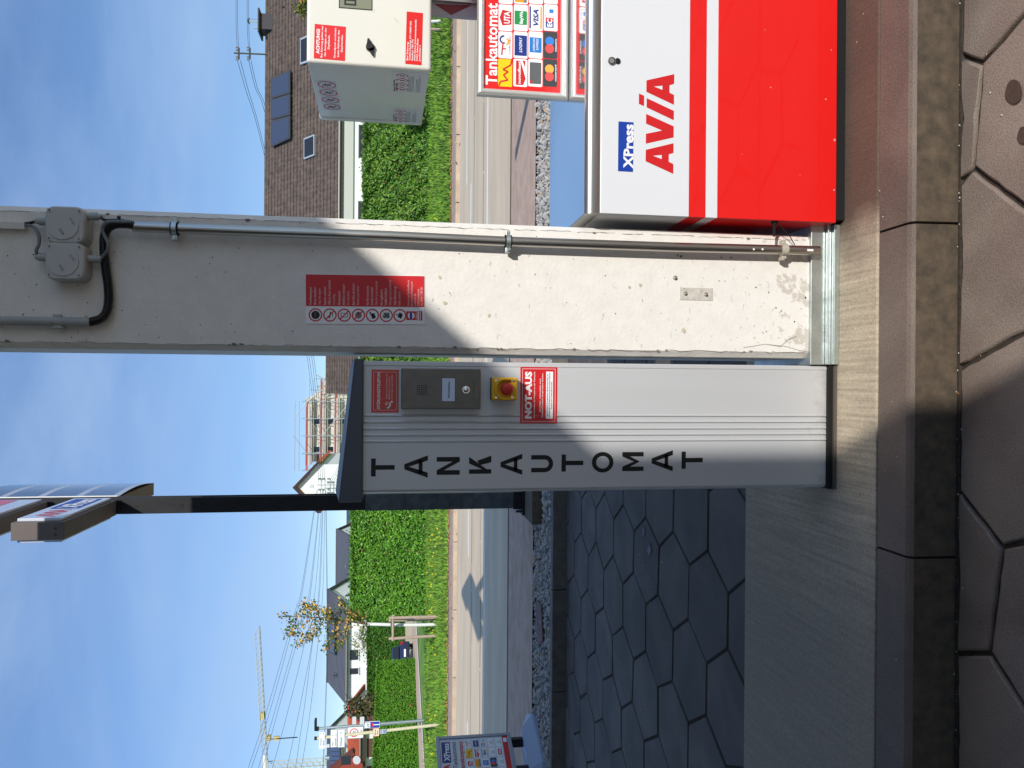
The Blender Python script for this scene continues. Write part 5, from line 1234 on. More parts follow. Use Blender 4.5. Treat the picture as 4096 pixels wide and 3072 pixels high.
# --- big brown roofed house on the right
HX0 = P(1066, 1160, 52).x
zr = P(1066, 700, 52).z; ze_ = P(1350, 700, 46.6).z
hR, roR, yeR, zeR, ymR, kR = house('brown_roof_house', 'white house under a big brown tiled roof with solar panels, right of the column', HX0, 34, 47, 57, ze_+.10, zr, REND, TILEB, (22, .30), over=.14)
MB(M('fascia_dark', rgb(48, 50, 52), .7)).box(HX0-.3, 34.3, yeR-.02, yeR+.08, zeR-.30, zeR-.14).build('fascia', roR)
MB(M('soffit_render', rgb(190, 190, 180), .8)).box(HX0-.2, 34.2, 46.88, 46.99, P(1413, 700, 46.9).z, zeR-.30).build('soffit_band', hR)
for iy0, iy1 in ((500, 630), (805, 960), (180, 330)):
    a = P(1440, iy1, 47); c = P(1440, iy0, 47); window(hR, a.x, c.x, 47, P(1500, 600, 47).z, P(1434, 600, 47).z)
def onroof(ix, iy, ye, ze, k, lift=0):
    a, b_, e = ray(ix, iy)    # meet the roof plane z = ze + k (y - ye)
    t_ = (H-ze+k*ye)/(k*b_-e) ; return Vector((a*t_, b_*t_, H+e*t_))+Vector((0, -k, 1)).normalized()*lift
def roofpanel(ro, name, mat, q, lift, th, ye, ze, k, extra=None):
    pts = [onroof(ix, iy, ye, ze, k, lift) for ix, iy in q]; nv = Vector((0, -k, 1)).normalized()
    o = MB(mat).prism(pts, nv*th).build(name, ro)
    if extra: MB(extra).prism([p+nv*(th+.004) for p in [pts[i].lerp((pts[0]+pts[2])/2, .14) for i in range(4)]], nv*.004).build('pane', o)
for q in ([(1098, 487), (1098, 593), (1175, 557), (1175, 467)][::-1], [(1098, 403), (1098, 484), (1175, 464), (1175, 380)][::-1], [(1098, 320), (1098, 400), (1175, 377), (1175, 284)][::-1]):
    roofpanel(roR, 'solar_panel', M('panel_frame', rgb(60, 62, 66), .5), q, .22, .06, yeR, zeR, kR, SOL)
    
for q in ([(1224, 640), (1224, 557), (1266, 540), (1266, 624)], [(1210, 262), (1210, 158), (1250, 140), (1250, 248)]):
    roofpanel(roR, 'skylight', M('skylight_frame', rgb(196, 204, 208), .3, .5), q, .06, .12, yeR, zeR, kR, DGL)
c0 = P(1066, 130, 52); c1 = P(1066, 68, 52)
ch = MB(M('chimney_slate', rgb(70, 66, 70), .8)).box(c0.x, c1.x, 51.5, 52.6, c0.z-1, P(1045, 100, 52).z).use(M('chimney_cap', rgb(44, 44, 46), .6)).box(c0.x-.25, c1.x+.25, 51.3, 52.8, P(1045, 100, 52).z, P(1038, 100, 52).z).build('chimney', roR, bevel=.02)
a = P(1036, 84, 52); c = P(998, 84, 52)
MB(CHROME).tube([a, c], .13, 12).use(M('cowl', rgb(60, 62, 64), .5)).tube([c, c+Vector((0, 0, .1))], [.2, .14], 12).build('flue_pipe', ch)
a = P(1036, 111, 52); c = P(1015, 111, 52); MB(GALV).tube([a, c], .05, 8).build('vent_pipe', ch)
# --- low tiled outbuilding seen in the slit
zr2 = P(1313, 1500, 42.2).z; zz = P(1428, 1500, 38.9).z
xl2 = P(1350, 1576, 41).x
house('garage', 'low brown tiled outbuilding seen in the slit between column and pillar', xl2+.3, 5.2, 39.4, 45, zz+.15, zr2, REND, TILEB, (12, .30))
# --- white houses left
t, ro, ye, ze2, ym, k = house('grey_roof_house', 'white house with dark roof, solar panels and two windows behind the young tree', -28.2, -19.9, 70, 80, 6.15, 8.02, REND, DARKR)
for a_, c_ in ((2640, 2598), (2697, 2672)):
    p = P(1400, a_, 70); q = P(1434, c_, 70); window(t, p.x, q.x, 70, q.z, p.z)
p = P(1440, 2416, 70); 
for q in ([(1350, 2620), (1330, 2608), (1330, 2540), (1350, 2540)], [(1350, 2535), (1330, 2535), (1330, 2480), (1350, 2480)]): roofpanel(ro, 'solar_panel', M('panel_frame', rgb(60, 62, 66), .5), q, .2, .06, ye, ze2, k, SOL)
for yy in (2300, 2318):
    pass
w_ = MB(FRM).box(-19.905, -19.88, 76.4, 77.0, 5.5, 6.3).box(-19.905, -19.88, 73.2, 73.9, 5.5, 6.3).build('gable_window', t)
v = P(1370, 2700, 72); MB(BLK).tube([v, v+Vector((0, 0, .9))], .03, 6).tube([v+Vector((-.3, 0, .7)), v+Vector((.3, 0, .7))], .02, 6).tube([v+Vector((-.2, 0, .5)), v+Vector((.2, 0, .5))], .02, 6).build('roof_aerial', ro)
house('long_roof_house', 'long white house with charcoal roof half hidden behind the clipped hedge', -38, -19.85, 100, 111, 7.55, 9.55, REND, DARKR)
t, ro, ye, ze2, ym, k = house('solar_roof_house', 'far dark roof with solar panels just left of the pylon', -24, -17, 128, 138, 7.3, 9.9, REND, DARKR)
MB(SOL).prism([(-23, 129.5, 8.3), (-18, 129.5, 8.3), (-18, 132.5, 9.8), (-23, 132.5, 9.8)], (0, -.05, .1)).build('solar_panel', ro)
# --- tall white gable with the orange roof
def gable():
    Y0, Y1 = 80, 92
    pk = P(1189, 1948, Y0); er = P(1275, 1858, Y0); half = er.x-pk.x
    t = thing('white_gable_house', 'narrow white gable house with orange roof edge right of the pylon', 'house', (pk.x, Y0, .3))
    MB(REND).prism([(pk.x-half, Y0, .3), (pk.x+half, Y0, .3), (pk.x+half, Y0, er.z), (pk.x, Y0, pk.z), (pk.x-half, Y0, er.z)], (0, Y1-Y0, 0)).build('wall', t)
    for s in (1, -1):
        d = Vector((s*(half+.35), 0, (er.z-pk.z)*(half+.35)/half)); a = Vector((pk.x, Y0-.4, pk.z+.05))
        q = [a, a+d, a+d+Vector((0, 0, .38)), a+Vector((0, 0, .38))]
        o = MB(ORR).prism(q, (0, Y1-Y0+.8, 0)).build('roof', t)
        MB(M('verge_black', rgb(40, 38, 38), .7)).prism([p+Vector((0, -.06, -.03)) for p in q], (0, .05, 0)).build('verge_board', o)
    a = P(1238, 1952, Y0); c = P(1254, 1937, Y0); MB(LGREY).box(a.x, c.x, Y0-.04, Y0-.002, c.z, a.z).build('window', t)
gable()
# --- concrete block in scaffolding
def block():
    Y0 = 96; t = thing('concrete_block_building', 'raw concrete tower block wrapped in scaffolding above the pillar', 'building', (-6, 100, .3))
    x0 = P(1225, 1850, Y0).x; x1 = P(1230, 1598, Y0).x; zt = P(1224, 1700, Y0).z; zc = P(1315, 1520, Y0).z; x2 = P(1315, 1520, Y0).x
    CB = M('raw_concrete', rgb(206, 202, 188), .9, var=.10, vs=1.2); CD = M('shaded_recess', rgb(96, 92, 82), .9)
    MB(CB).prism([(x0, Y0+.8, .3), (x2+.6, Y0+.8, .3), (x2+.6, Y0+.8, zc), (x1+.9, Y0+.8, zt-1.2), (x1, Y0+.8, zt), (x0, Y0+.8, zt)], (0, 12, 0)).build('wall', t)
    z = zt; fl = (P(1225, 1700, Y0).z-P(1281, 1700, Y0).z)
    for k in range(5):
        MB(CB).box(x0-.3, x1+.2, Y0, Y0+.9, z-fl*.40, z).build('balcony_slab', t)
        z -= fl
        for iy0, iy1 in ((1672, 1700), (1786, 1812)):
            a = P(1300, iy1, Y0); c = P(1300, iy0, Y0)
            o = MB(WFR).box(a.x, c.x, Y0+.70, Y0+.78, z+fl*.02, z+fl*.55).build('window', t); MB(DGL).box(a.x+.08, c.x-.08, Y0+.66, Y0+.70, z+fl*.08, z+fl*.50).build('pane', o)
    MB(M('recess_brown', rgb(74, 44, 36), .9)).box(x0-.1, x0+1.2, Y0+.74, Y0+.79, .3, zt-1.2).build('dark_opening', t)
    s = thing('scaffolding', 'steel scaffolding with red toe boards round the concrete block', 'scaffolding', (-6, 95, .3))
    TB = M('scaffold_tube', rgb(176, 184, 186), .5, .5); RB = M('toe_board_red', rgb(176, 48, 38), .7)
    xs = [P(1300, iy, 95).x for iy in (1880, 1813, 1742, 1674, 1605, 1560, 1515)]
    b = MB(TB)
    for i, x in enumerate(xs):
        top = P((1208, 1208, 1208, 1208, 1212, 1240, 1262)[i], 1700, 95).z
        for y in (95.4, 94.4): b.tube([(x, y, .3), (x, y, top)], .045, 5)
    b.build('standard', s)
    for k in range(6):
        z = zt-.4-fl*k
        b = MB(TB)
        e = 4 if k < 1 else 6
        for dz in (.25, 1.0, 1.5): b.tube([(xs[0], 94.4, z+dz), (xs[e], 94.4, z+dz)], .035, 5)
        b.build('ledger', s)
        MB(RB).box(xs[0], xs[e], 94.42, 94.47, z, z+.17).build('toe_board', s)
        MB(TB).tube([(xs[k % 3+1], 94.38, z), (xs[k % 3+2], 94.38, z+fl)], .04, 5).build('brace', s); MB(TB).tube([(xs[(k+1) % 3+2], 94.38, z+fl), (xs[(k+1) % 3+3], 94.38, z)], .04, 5).build('brace', s)
    b = MB(M('crane_debris', rgb(176, 168, 156), .8))
    rnd = random.Random(8)
    for k in range(26):
        x = rnd.uniform(x1+.1, x2+.5); z_ = zc+(zt-zc)*(1-(x-x1)/(x2-x1+.5))*rnd.uniform(.3, 1)+rnd.uniform(-.8, .5)
        b.tube([(x, 95.6, z_), (x+rnd.uniform(-.9, .9), 95.5, z_+rnd.uniform(-.5, .9))], .05, 5)
    b.build('loose_poles', s)
block()
# --- lower left corner houses
t, ro, ye, ze2, ym, k = house('solar_gable_house', 'white house with solar roof behind the direction signs', -60, -37.2, 80, 88.5, 7.15, 8.72, REND, DARKR)
for iy in range(2988, 3080, 18):
    roofpanel(ro, 'solar_panel', M('panel_frame', rgb(60, 62, 66), .5), [(1368, iy+16), (1324, iy+16), (1324, iy), (1368, iy)], .12, .05, ye, ze2, k, SOL)
v = P(1320, 3030, 84); MB(GALV).tube([v, v+Vector((0, 0, .5))], .25, 8).build('roof_vent', ro)
t, ro, ye, ze2, ym, k = house('red_roof_house', 'low white house with red tiled roof and brown shutters above the thuja hedge', -44, -24.3, 56, 62, 4.25, 5.05, REND, REDR, (8, .4))
for a_, c_ in ((3028, 2952), (2930, 2858), (3110, 3062)):
    p = P(1468, a_, 56); q = P(1515, c_, 56); MB(M('shutter_brown', rgb(96, 66, 58), .8)).box(p.x, q.x, 55.94, 55.995, q.z, p.z).build('shutter', t)
MB(M('eave_tile_dark', rgb(60, 56, 54), .8)).box(-44.3, -24.0, ye+.02, ye+.10, ze2-.42, ze2-.14).build('eave_board', ro)  # dark tile edge along the eave
c = P(1427, 3040, 51.5)
MB(M('dish_grey', rgb(176, 178, 180), .5)).disc(Fr(c, (1, .25, 0), (0, .25, 1)), 0, 0, .26, 0, .03, 28).build('satellite_dish', ro)
def redwing():
    Y = 52; t = thing('red_wing_house', 'brick red gabled wing at the far left edge', 'house', (-27, 53, .3))
    pts = [P(1404, 3030, Y), P(1316, 3102, Y), P(1316, 3220, Y), P(1450, 3220, Y), P(1450, 3044, Y)]
    MB(M('red_cladding', rgb(150, 62, 46), .85)).prism([(p.x, Y, p.z) for p in pts], (0, .5, 0)).build('wall', t)
    a, c = pts[0], pts[1]; d = (a-c).normalized(); up = Vector((-d.z, 0, d.x)); up = up if up.z > 0 else -up
    MB(M('verge_brown', rgb(110, 54, 42), .8)).prism([a-up*.02+d*.3, c-up*.02, c+up*.22, a+up*.22+d*.3], (0, .7, 0)).build('roof', t)
    p = P(1396, 3058, Y); MB(DGL).box(p.x, p.x+.6, Y-.03, Y-.002, p.z-.1, p.z+.5).build('window', t)
redwing()
def brick():
    Y = 98; a = P(1388, 2872, Y); c = P(1470, 2765, Y)
    t = thing('brick_shell_house', 'unfinished orange brick house with scaffold left of the grey roofed house', 'house', ((a.x+c.x)/2, Y, .3))
    BR = M('orange_brick', rgb(204, 142, 108), .9, var=.12, vs=2)
    MB(BR).box(a.x, c.x+1.2, Y, Y+8, .3, a.z).build('wall', t)
    MB(M('floor_slab', rgb(196, 120, 100), .8)).box(a.x-.4, c.x+1.4, Y-.25, Y, a.z-.3, a.z).build('slab', t)
    for iy0, iy1 in ((2786, 2812), (2830, 2852)):
        p = P(1404, iy1, Y); q = P(1435, iy0, Y); MB(M('dark_opening', rgb(96, 60, 46), .9)).box(p.x, q.x, Y-.03, Y-.002, q.z, p.z).build('window', t)
    s = MB(M('scaffold_tube', rgb(176, 184, 186), .5))
    for iy in (2772, 2800, 2832, 2866):
        p = P(1372, iy, 96.5); s.tube([(p.x, 96.5, .3), (p.x, 96.5, p.z)], .05, 5)
    for ix in (1378, 1392, 1430): p = P(ix, 2868, 96.5); q = P(ix, 2770, 96.5); s.tube([p, (q.x, 96.5, p.z)], .045, 5)
    tag(s.build('scaffold'), 'thin scaffold in front of the orange brick shell', 'scaffolding')
brick()
# distant wooded ridge, shrubs
def bush(name, label, c, rx, ry, rz, n, size, mats, seed, cat='shrub'):
    rnd = random.Random(seed); b = MB(mats[2]); pts = []; nr = []
    blobs = [(Vector((rnd.uniform(-.5, .5)*rx, rnd.uniform(-.5, .5)*ry, rnd.uniform(-.2, .6)*rz)), rnd.uniform(.35, .65)) for _ in range(9)]
    for k in range(n):
        o, s = rnd.choice(blobs); d = Vector((rnd.gauss(0, 1), rnd.gauss(0, 1), rnd.gauss(0, 1))).normalized()
        p = o+Vector((d.x*rx, d.y*ry, d.z*rz))*s*rnd.uniform(.75, 1.05); pts.append(Vector(c)+p); nr.append(d)
    leaf_obj_data(b, mats, pts, nr, size, rnd)
    b.use(M('bark', rgb(96, 84, 72), .9)).tube([(c[0], c[1], .3), (c[0], c[1], c[2])], [.09, .04], 7)
    tag(b.build(name), label, cat)
DKB = [M('dark_shrub_leaf', rgb(70, 72, 36), .6), M('dark_shrub_light', rgb(98, 92, 50), .6), M('dark_shrub_dark', rgb(44, 44, 24), .7)]
c = P(1430, 2848, 57); bush('dark_shrub', 'dark brownish shrub above the thuja hedge between the brick shell and the signs', (c.x, 57, c.z-.6), 1.35, 1.2, 1.6, 1700, .13, DKB, 41)
c = P(1478, 2812, 56); bush('dark_shrub', 'low dark shrub behind the thuja hedge below the brick shell', (c.x, 56, c.z-.2), .9, .8, .7, 700, .12, DKB, 42)
PB = [M('pale_shrub_leaf', rgb(112, 122, 66), .6), M('pale_shrub_light', rgb(146, 152, 96), .6), M('pale_shrub_dark', rgb(66, 82, 38), .7)]
c = P(1440, 2558, 60); bush('pale_shrub', 'loose olive green shrub in front of the grey roofed house', (c.x, 60, c.z-.7), 1.5, 1.2, 1.5, 1100, .10, PB, 43)
def woods():
    b = MB(M('far_tree_crowns', rgb(62, 76, 48), .9)); l2 = M('far_tree_crowns_light', rgb(84, 96, 58), .9); rnd = random.Random(17)
    for k in range(2600):
        x = rnd.uniform(-130, -40) if rnd.random() < .7 else rnd.uniform(-48, -36); z = 9.6*rnd.random()**.6+rnd.gauss(0, .4)+1.2*math.sin(x*.4); y = rnd.uniform(196, 204); s = rnd.uniform(.5, 1.1); a = rnd.uniform(0, 6)
        b.use(b.ms[0] if rnd.random() < .6 else l2).add([(x-s, y, z), (x, y-s*math.cos(a), z-s*.8), (x+s, y, z+.1), (x, y+s*.5, z+s*.8)], [(0, 1, 2), (0, 2, 3)])
    tag(b.build('far_wood'), 'far dark line of trees on the horizon left of the grey roofed house', 'wood', kind='stuff')
woods()

# ================================================================ young trees with stakes
LO = [M('autumn_orange', rgb(204, 148, 76), .6), M('autumn_yellow', rgb(222, 176, 66), .6), M('autumn_brown', rgb(146, 94, 56), .65), M('autumn_green', rgb(88, 114, 42), .6), M('autumn_dark', rgb(52, 66, 32), .65)]
def young_tree(label, base, top_px, tips, Y, n, seed, jp=(1470, 2496)):
    rnd = random.Random(seed)
    t = thing('young_tree', label, 'tree', base, 'staked young trees on the verge')
    B = Vector(base); TP = P(*top_px, Y)
    W_ = M('trunk_whitewash', rgb(226, 226, 220), .7)
    j = P(*jp, Y); B2 = B.lerp(j, .4)+Vector((-.03, 0, 0))
    MB(W_).tube(smooth([B, B2, j], 5), [.055]*11, 10).build('trunk_guard', t)
    b = MB(M('bark', rgb(96, 84, 72), .9)); b.tube(smooth([j, j.lerp(TP, .5)+Vector((.03, .1, 0)), TP], 5), [.038-.0032*i for i in range(11)], 8)
    br = []
    for (ix, iy, s, dy) in tips:
        q = P(ix, iy, Y+dy); st = j.lerp(TP, s); mid = st.lerp(q, .5)+Vector((0, 0, -.06)); b.tube(smooth([st, mid, q], 4), [.018-.0016*i for i in range(9)], 6); br.append((st, mid, q))
    br.append((j.lerp(TP, .1), j.lerp(TP, .6), TP))
    b.build('branches', t)
    b = MB(LO[0])
    for k in range(n):
        st, mid, q = rnd.choice(br); f_ = rnd.random()**.6
        p = st.lerp(mid, f_*2) if f_ < .5 else mid.lerp(q, f_*2-1)
        sp_ = .075+.10*(1-f_); p = p+Vector((rnd.gauss(0, sp_), rnd.gauss(0, sp_), rnd.gauss(0, sp_)))
        u = rnd.random(); b.use(LO[3] if u < .52 else LO[4] if u < .66 else LO[0] if u < .78 else LO[1] if u < .93 else LO[2])
        d = Vector((rnd.gauss(0, 1), rnd.gauss(-.4, 1), rnd.gauss(.2, 1))).normalized(); a = d.orthogonal().normalized(); c_ = d.cross(a); s = rnd.uniform(.032, .064)
        b.add([p-a*s, p-c_*s*.5, p+a*s*.3-c_*s*.7, p+a*s, p+a*s*.3+c_*s*.7, p+c_*s*.5], [(0, 1, 2, 3, 4, 5)])
    b.build('leaves', t)
    return t
YT = 26.0
def zb_at(ix, iy, Y): v = P(ix, iy, Y); return v
b0 = P(1751, 2497, YT)
young_tree('young tree with orange and green leaves in front of the grey roofed house', b0, (1117, 2463), [(1150, 2540, .80, .3), (1195, 2580, .62, -.4), (1215, 2410, .68, .4), (1300, 2600, .35, .3), (1345, 2590, .22, -.3), (1370, 2405, .35, .2), (1400, 2440, .15, -.2), (1250, 2415, .55, -.3), (1440, 2470, .06, .2), (1300, 2440, .4, -.5), (1235, 2555, .5, .5)], YT, 1650, 51)
b1 = P(1764, 85, YT)
young_tree('young tree with brown leaves and white trunk behind the display head', b1, (1168, 27), [(1200, 42, .8, .3), (1215, 5, .8, -.3), (1300, -60, .5, .2), (1300, 110, .4, .2), (1380, 60, .3, 0), (1260, -30, .6, 0)], YT, 1500, 52, (1470, 86))
def stakes(bx, iys, lab, ixt=1555):
    t = thing('tree_stakes', lab, 'tree stakes', (bx, YT, .3), 'wooden stakes round the young trees'); WD = M('stake_wood', rgb(176, 156, 136), .85, var=.12, vs=6)
    for iy, dy, dt in iys:
        a = P(1750, iy, YT+dy); c = P(ixt, iy+dt, YT+dy); MB(WD).tube([(a.x, a.y, .28), c], .05, 8).build('stake', t)
    return t, WD
t, WD = stakes(b0.x, ((2466, -.5, 6), (2476, .5, 6), (2543, -.4, 12)), 'three timber stakes with a cross bar round the tree with orange leaves')
a = P(1572, 2464, YT-.5); c = P(1572, 2562, YT-.4); MB(WD).tube([a, c], .045, 8).build('cross_bar', t); a2 = P(1568, 2475, YT+.5); MB(WD).tube([a, a2], .045, 8).build('cross_bar', t)
MB(BLK).tube([P(1567, 2492, YT-.46), P(1567, 2506, YT-.2)], .04, 6).tube([P(1567, 2470, YT-.4), P(1567, 2495, YT)], .03, 6).build('binding', t)
stakes(b1.x, ((117, -.3, 0),), 'timber stake beside the tree behind the display head', 1560)

# ================================================================ parked car
def car():
    o3 = Vector((-19.25, 53.0, .48)); ang = R(48)
    fx = Vector((math.cos(ang), -math.sin(ang), 0))  # rear points towards the road
    sx = Vector((fx.y, -fx.x, 0))*-1
    t = thing('parked_car', 'dark blue car standing half hidden behind the thuja hedge', 'car', o3)
    BP = M('car_paint_navy', rgb(34, 46, 78), .25, .3, coat=.8)
    def pt(l, s, z): q = o3+fx*l+sx*s; return (q.x, q.y, o3.z+z)
    low = [(2.0, .35), (2.05, .6), (2.0, .88), (1.55, .95), (-1.3, .92), (-2.05, .75), (-2.1, .35), (2.0, .25)]
    b = MB(BP); b.prism([pt(l, -.85, z) for l, z in low], Vector(pt(0, .85, 0))-Vector(pt(0, -.85, 0))).build('body', t, bevel=.06, seg=3)
    cab = [(1.75, .90), (1.35, 1.38), (.9, 1.44), (-.2, 1.42), (-1.0, .92)]
    MB(BP).prism([pt(l, -.72, z) for l, z in cab], (Vector(pt(0, .72, 0))-Vector(pt(0, -.72, 0)))).build('roof', t, bevel=.05, seg=3)
    MB(DGL).prism([pt(1.78, -.6, .96), pt(1.45, -.6, 1.32), pt(1.45, .6, 1.32), pt(1.78, .6, .96)], fx*.03).build('rear_window', t)
    for s in (-.735, .715): MB(DGL).prism([pt(1.45, s, .98), pt(1.25, s, 1.33), pt(-.1, s, 1.35), pt(-.75, s, .98)], sx*.02).build('side_window', t)
    for l in (1.3, -1.35):
        for s in (-.86, .68):
            a = Vector(pt(l, s, .31)); w_ = MB(RUBBER).tube([a, a+sx*.18], .31, 18).build('wheel', t); MB(GALV).tube([a-sx*.005, a+sx*.185], .19, 14).build('rim', w_)
    MB(TXTW).prism([pt(2.06, -.26, .5), pt(2.06, .26, .5), pt(2.06, .26, .62), pt(2.06, -.26, .62)], fx*.02).build('number_plate', t)
    for s in (-.8, .6): MB(M('tail_lamp', rgb(150, 20, 20), .3)).prism([pt(2.03, s, .68), pt(2.03, s+.2, .68), pt(2.0, s+.2, .86), pt(2.0, s, .86)], fx*.03).build('tail_lamp', t)
car()

# ================================================================ road signs
def signs():
    YA = 33.0
    b0 = P(1696, 2881, YA); tp = P(1262, 2915, YA)
    t = thing('street_sign_post', 'grey street lamp post with blue dead end sign and white 30 zone sign', 'sign post', b0)
    MB(GALV).tube([b0, tp], .055, 10).build('post', t)
    MB(BLK).box(tp.x-.05, tp.x+.42, YA-.12, YA+.12, tp.z-.05, tp.z+.04).box(tp.x-.07, tp.x+.06, YA-.1, YA+.1, tp.z-.14, tp.z).build('lamp_head', t, bevel=.02)
    fr = FRONT(YA-.07)
    def at(ix, iy): v = P(ix, iy, YA-.07); return v.x, v.z
    x0, z1 = at(1456, 2915); x1, z0 = at(1519, 2884)
    o = MB(TXTW).obox(fr, x0, x1, z0, z1, -.03, 0).build('dead_end_sign', t, bevel=.01); W = x1-x0; Hh = z1-z0; cx = (x0+x1)/2
    b = MB(M('traffic_blue', rgb(16, 62, 160), .4)).rrect(fr, x0+.015, x1-.015, z0+.015, z1-.015, .002, .02); b.use(TXTW).rect(fr, cx-W*.07, cx+W*.07, z0+.02, z0+Hh*.42, .004).rect(fr, x0+W*.12, x1-W*.12, z0+Hh*.6, z1-W*.1, .004)
    b.use(RED).rect(fr, cx-W*.28, cx+W*.28, z0+Hh*.40, z0+Hh*.5, .006); b.use(BLKP).seg(fr, cx-W*.2, z0+Hh*.66, cx-.02, z0+Hh*.82, .03, .006).seg(fr, cx+.02, z0+Hh*.66, cx+W*.2, z0+Hh*.84, .03, .006)
    b.build('print', o)
    YZ = YA+.1; fz = FRONT(YZ-.05)
    def az(ix, iy): v = P(ix, iy, YZ-.05); return v.x, v.z
    x0, z1 = az(1389, 2956); x1, z0 = az(1454, 2905); W = x1-x0; Hh = z1-z0; cx = (x0+x1)/2; cz_ = (z0+z1)/2
    o = MB(GALV).obox(fz, x0, x1, z0, z1, -.03, -.002).build('zone_sign', t)
    b = MB(TXTW).rrect(fz, x0+.02, x1-.02, z0+.02, z1-.02, 0, .03); b.use(RED).ring(fz, cx, cz_+Hh*.08, W*.29, W*.37, .003); b.use(GREYP).text(fz, '30', cx-W*.19, cx+W*.19, cz_-Hh*.02, W*.24, .003, bold=.02); b.use(GREYP).text(fz, 'ZONE', cx-W*.24, cx+W*.24, z0+Hh*.08, Hh*.11, .003, bold=.02); b.build('print', o)
    for ix0, ix1 in ((1409, 1425), (1440, 1457)):
        x0, z1 = at(ix0, 2896); x1, z0 = at(ix1, 2865); MB(LGREY).obox(fr, x0, x1, z0, z1, .02, .05).build('sign_back', t)
    # short white post
    t = thing('thin_post', 'short pale post close beside the grey lamp post', 'post', P(1664, 2887, 36)); MB(WFR).tube([P(1664, 2887, 36), P(1470, 2904, 36)], .04, 8).build('shaft', t)
    # leaning wooden post with direction signs
    YB = 24.6; b0 = P(1761, 2898, YB); b0.z = .25; tp = P(1268, 2953, YB)
    t = thing('direction_sign_post', 'leaning beige post with white direction signs and a small orange sign', 'sign post', b0)
    MB(M('beige_post', rgb(206, 200, 164), .7, var=.08, vs=6)).tube([b0, tp], .05, 10).build('post', t); MB(BLK).tube([tp, tp+Vector((0, 0, .08))], .055, 10).build('post_cap', t)
    fr = FRONT(YB-.07); TG = M('traffic_green_print', rgb(20, 110, 80), .5)
    def at2(ix, iy): v = P(ix, iy, YB-.07); return v.x, v.z
    def sg(ix0, ix1, iy0, iy1, rows, bm=TXTW, tm=TG, name='direction_sign', bord=None):
        x0, z1 = at2(ix0, iy1); x1, z0 = at2(ix1, iy0); W = x1-x0; Hh = z1-z0
        o = MB(bord or LGREY).obox(fr, x0, x1, z0, z1, -.02, 0).build(name, t); b = MB(bm).rect(fr, x0+.012, x1-.012, z0+.012, z1-.012, .002); b.use(tm)
        for s, a, c, yb, cap in rows: b.text(fr, s, x0+W*a, x0+W*c, z0+Hh*yb, Hh*cap, .004, bold=.02)
        b.build('print', o)
    sg(1275, 1300, 2926, 2996, (('Rosenstein', .2, .62, .56, .24), ('7', .86, .92, .56, .24), ('Ebnat', .2, .5, .14, .24), ('4', .86, .92, .14, .24)))
    sg(1301.5, 1318, 2977, 2991, (('12', .2, .8, .3, .4),))
    sg(1322, 1348, 2918, 2990, (('Aalen', .06, .3, .56, .24), ('9', .66, .72, .56, .24), ('Unterkochen', .06, .52, .14, .24), ('5', .66, .72, .14, .24)))
    sg(1350, 1379, 2917, 2990, (('Waldhausen', .06, .56, .40, .28), ('4', .76, .84, .4, .28)))
    sg(1492, 1517, 2912, 2946, (('Ebnat', .14, .86, .55, .22), ('Ost', .2, .7, .2, .2)), M('cream_sign', rgb(236, 220, 190), .5), BLKP, 'orange_sign', M('traffic_orange', rgb(222, 140, 60), .5))
    sg(1520, 1545, 2917, 2936, (('Rad', .2, .8, .5, .25),), M('dull_blue_sign', rgb(120, 146, 176), .5), TXTW, 'small_blue_sign')
signs()

# ================================================================ roof mast, wires, crane
WIRE = M('wire', rgb(54, 62, 76), .6)
def mast():
    Y = 51.9; b0 = P(1068, 217, Y); tp = P(936, 212, Y)
    t = thing('roof_mast', 'steel power line mast with two insulator arms on the ridge of the brown roof', 'mast', b0)
    MB(M('mast_steel', rgb(84, 82, 76), .6, .3)).tube([b0+Vector((0, 0, -.4)), tp], .055, 8).build('pole', t)
    for ix in (955, 999):
        a = P(ix, 236, Y); c = P(ix, 192, Y); MB(BLK).box(a.x, c.x, Y-.06, Y+.06, a.z-.05, a.z+.05).build('cross_arm', t)
        for iy in (238, 228, 200, 190):
            p = P(ix, iy, Y); MB(M('insulator', rgb(120, 116, 112), .4)).tube([p, p+Vector((0, 0, .18))], .05, 7).build('insulator', t)
    Y = 79; t = thing('far_mast', 'slim mast with stacked insulators in front of the white gable house', 'mast', P(1360, 1940, 78.9))
    MB(M('mast_grey', rgb(170, 176, 176), .6)).tube([P(1350, 1940, 78.9), P(1268, 1940, 78.9)], .05, 6).build('pole', t)
    for ix in (1285, 1300, 1322):
        p = P(ix, 1958, 78.9); q = P(ix, 1915, 78.9); MB(M('mast_grey', rgb(170, 176, 176), .6)).tube([p, (q.x, q.y, p.z)], .04, 6).build('cross_arm', t)
        for e in (p, q): MB(M('insulator_green', rgb(120, 140, 134), .4)).tube([e+Vector((0, -.05, 0)), e+Vector((0, -.05, .3))], .09, 7).build('insulator', t)
mast()
ORD = ['first', 'second', 'third', 'fourth', 'fifth', 'sixth', 'seventh', 'eighth', 'ninth', 'tenth']
def wire(pts, Y0, Y1, r, lab):
    iy0, iy1 = pts[0][1], pts[-1][1]
    v = [P(ix, iy, Y0+(Y1-Y0)*(iy-iy0)/(iy1-iy0)) for ix, iy in pts]
    tag(MB(WIRE).tube(smooth(v, 5), r, 5).build('power_line'), lab, 'power line', 'overhead wires')
RT = 'thin overhead wire strung above the brown roof'
for i, (a, c) in enumerate(((944.5, 946), (950.6, 952), (989, 991), (994.7, 996))): wire([(a, -60), (a, 100), (c+3, 192)], 52, 52, .013, ORD[i]+' wire from the top of four above the brown roof, right of the mast')
RL = 'overhead wire sagging from the roof mast down behind the brown roof'
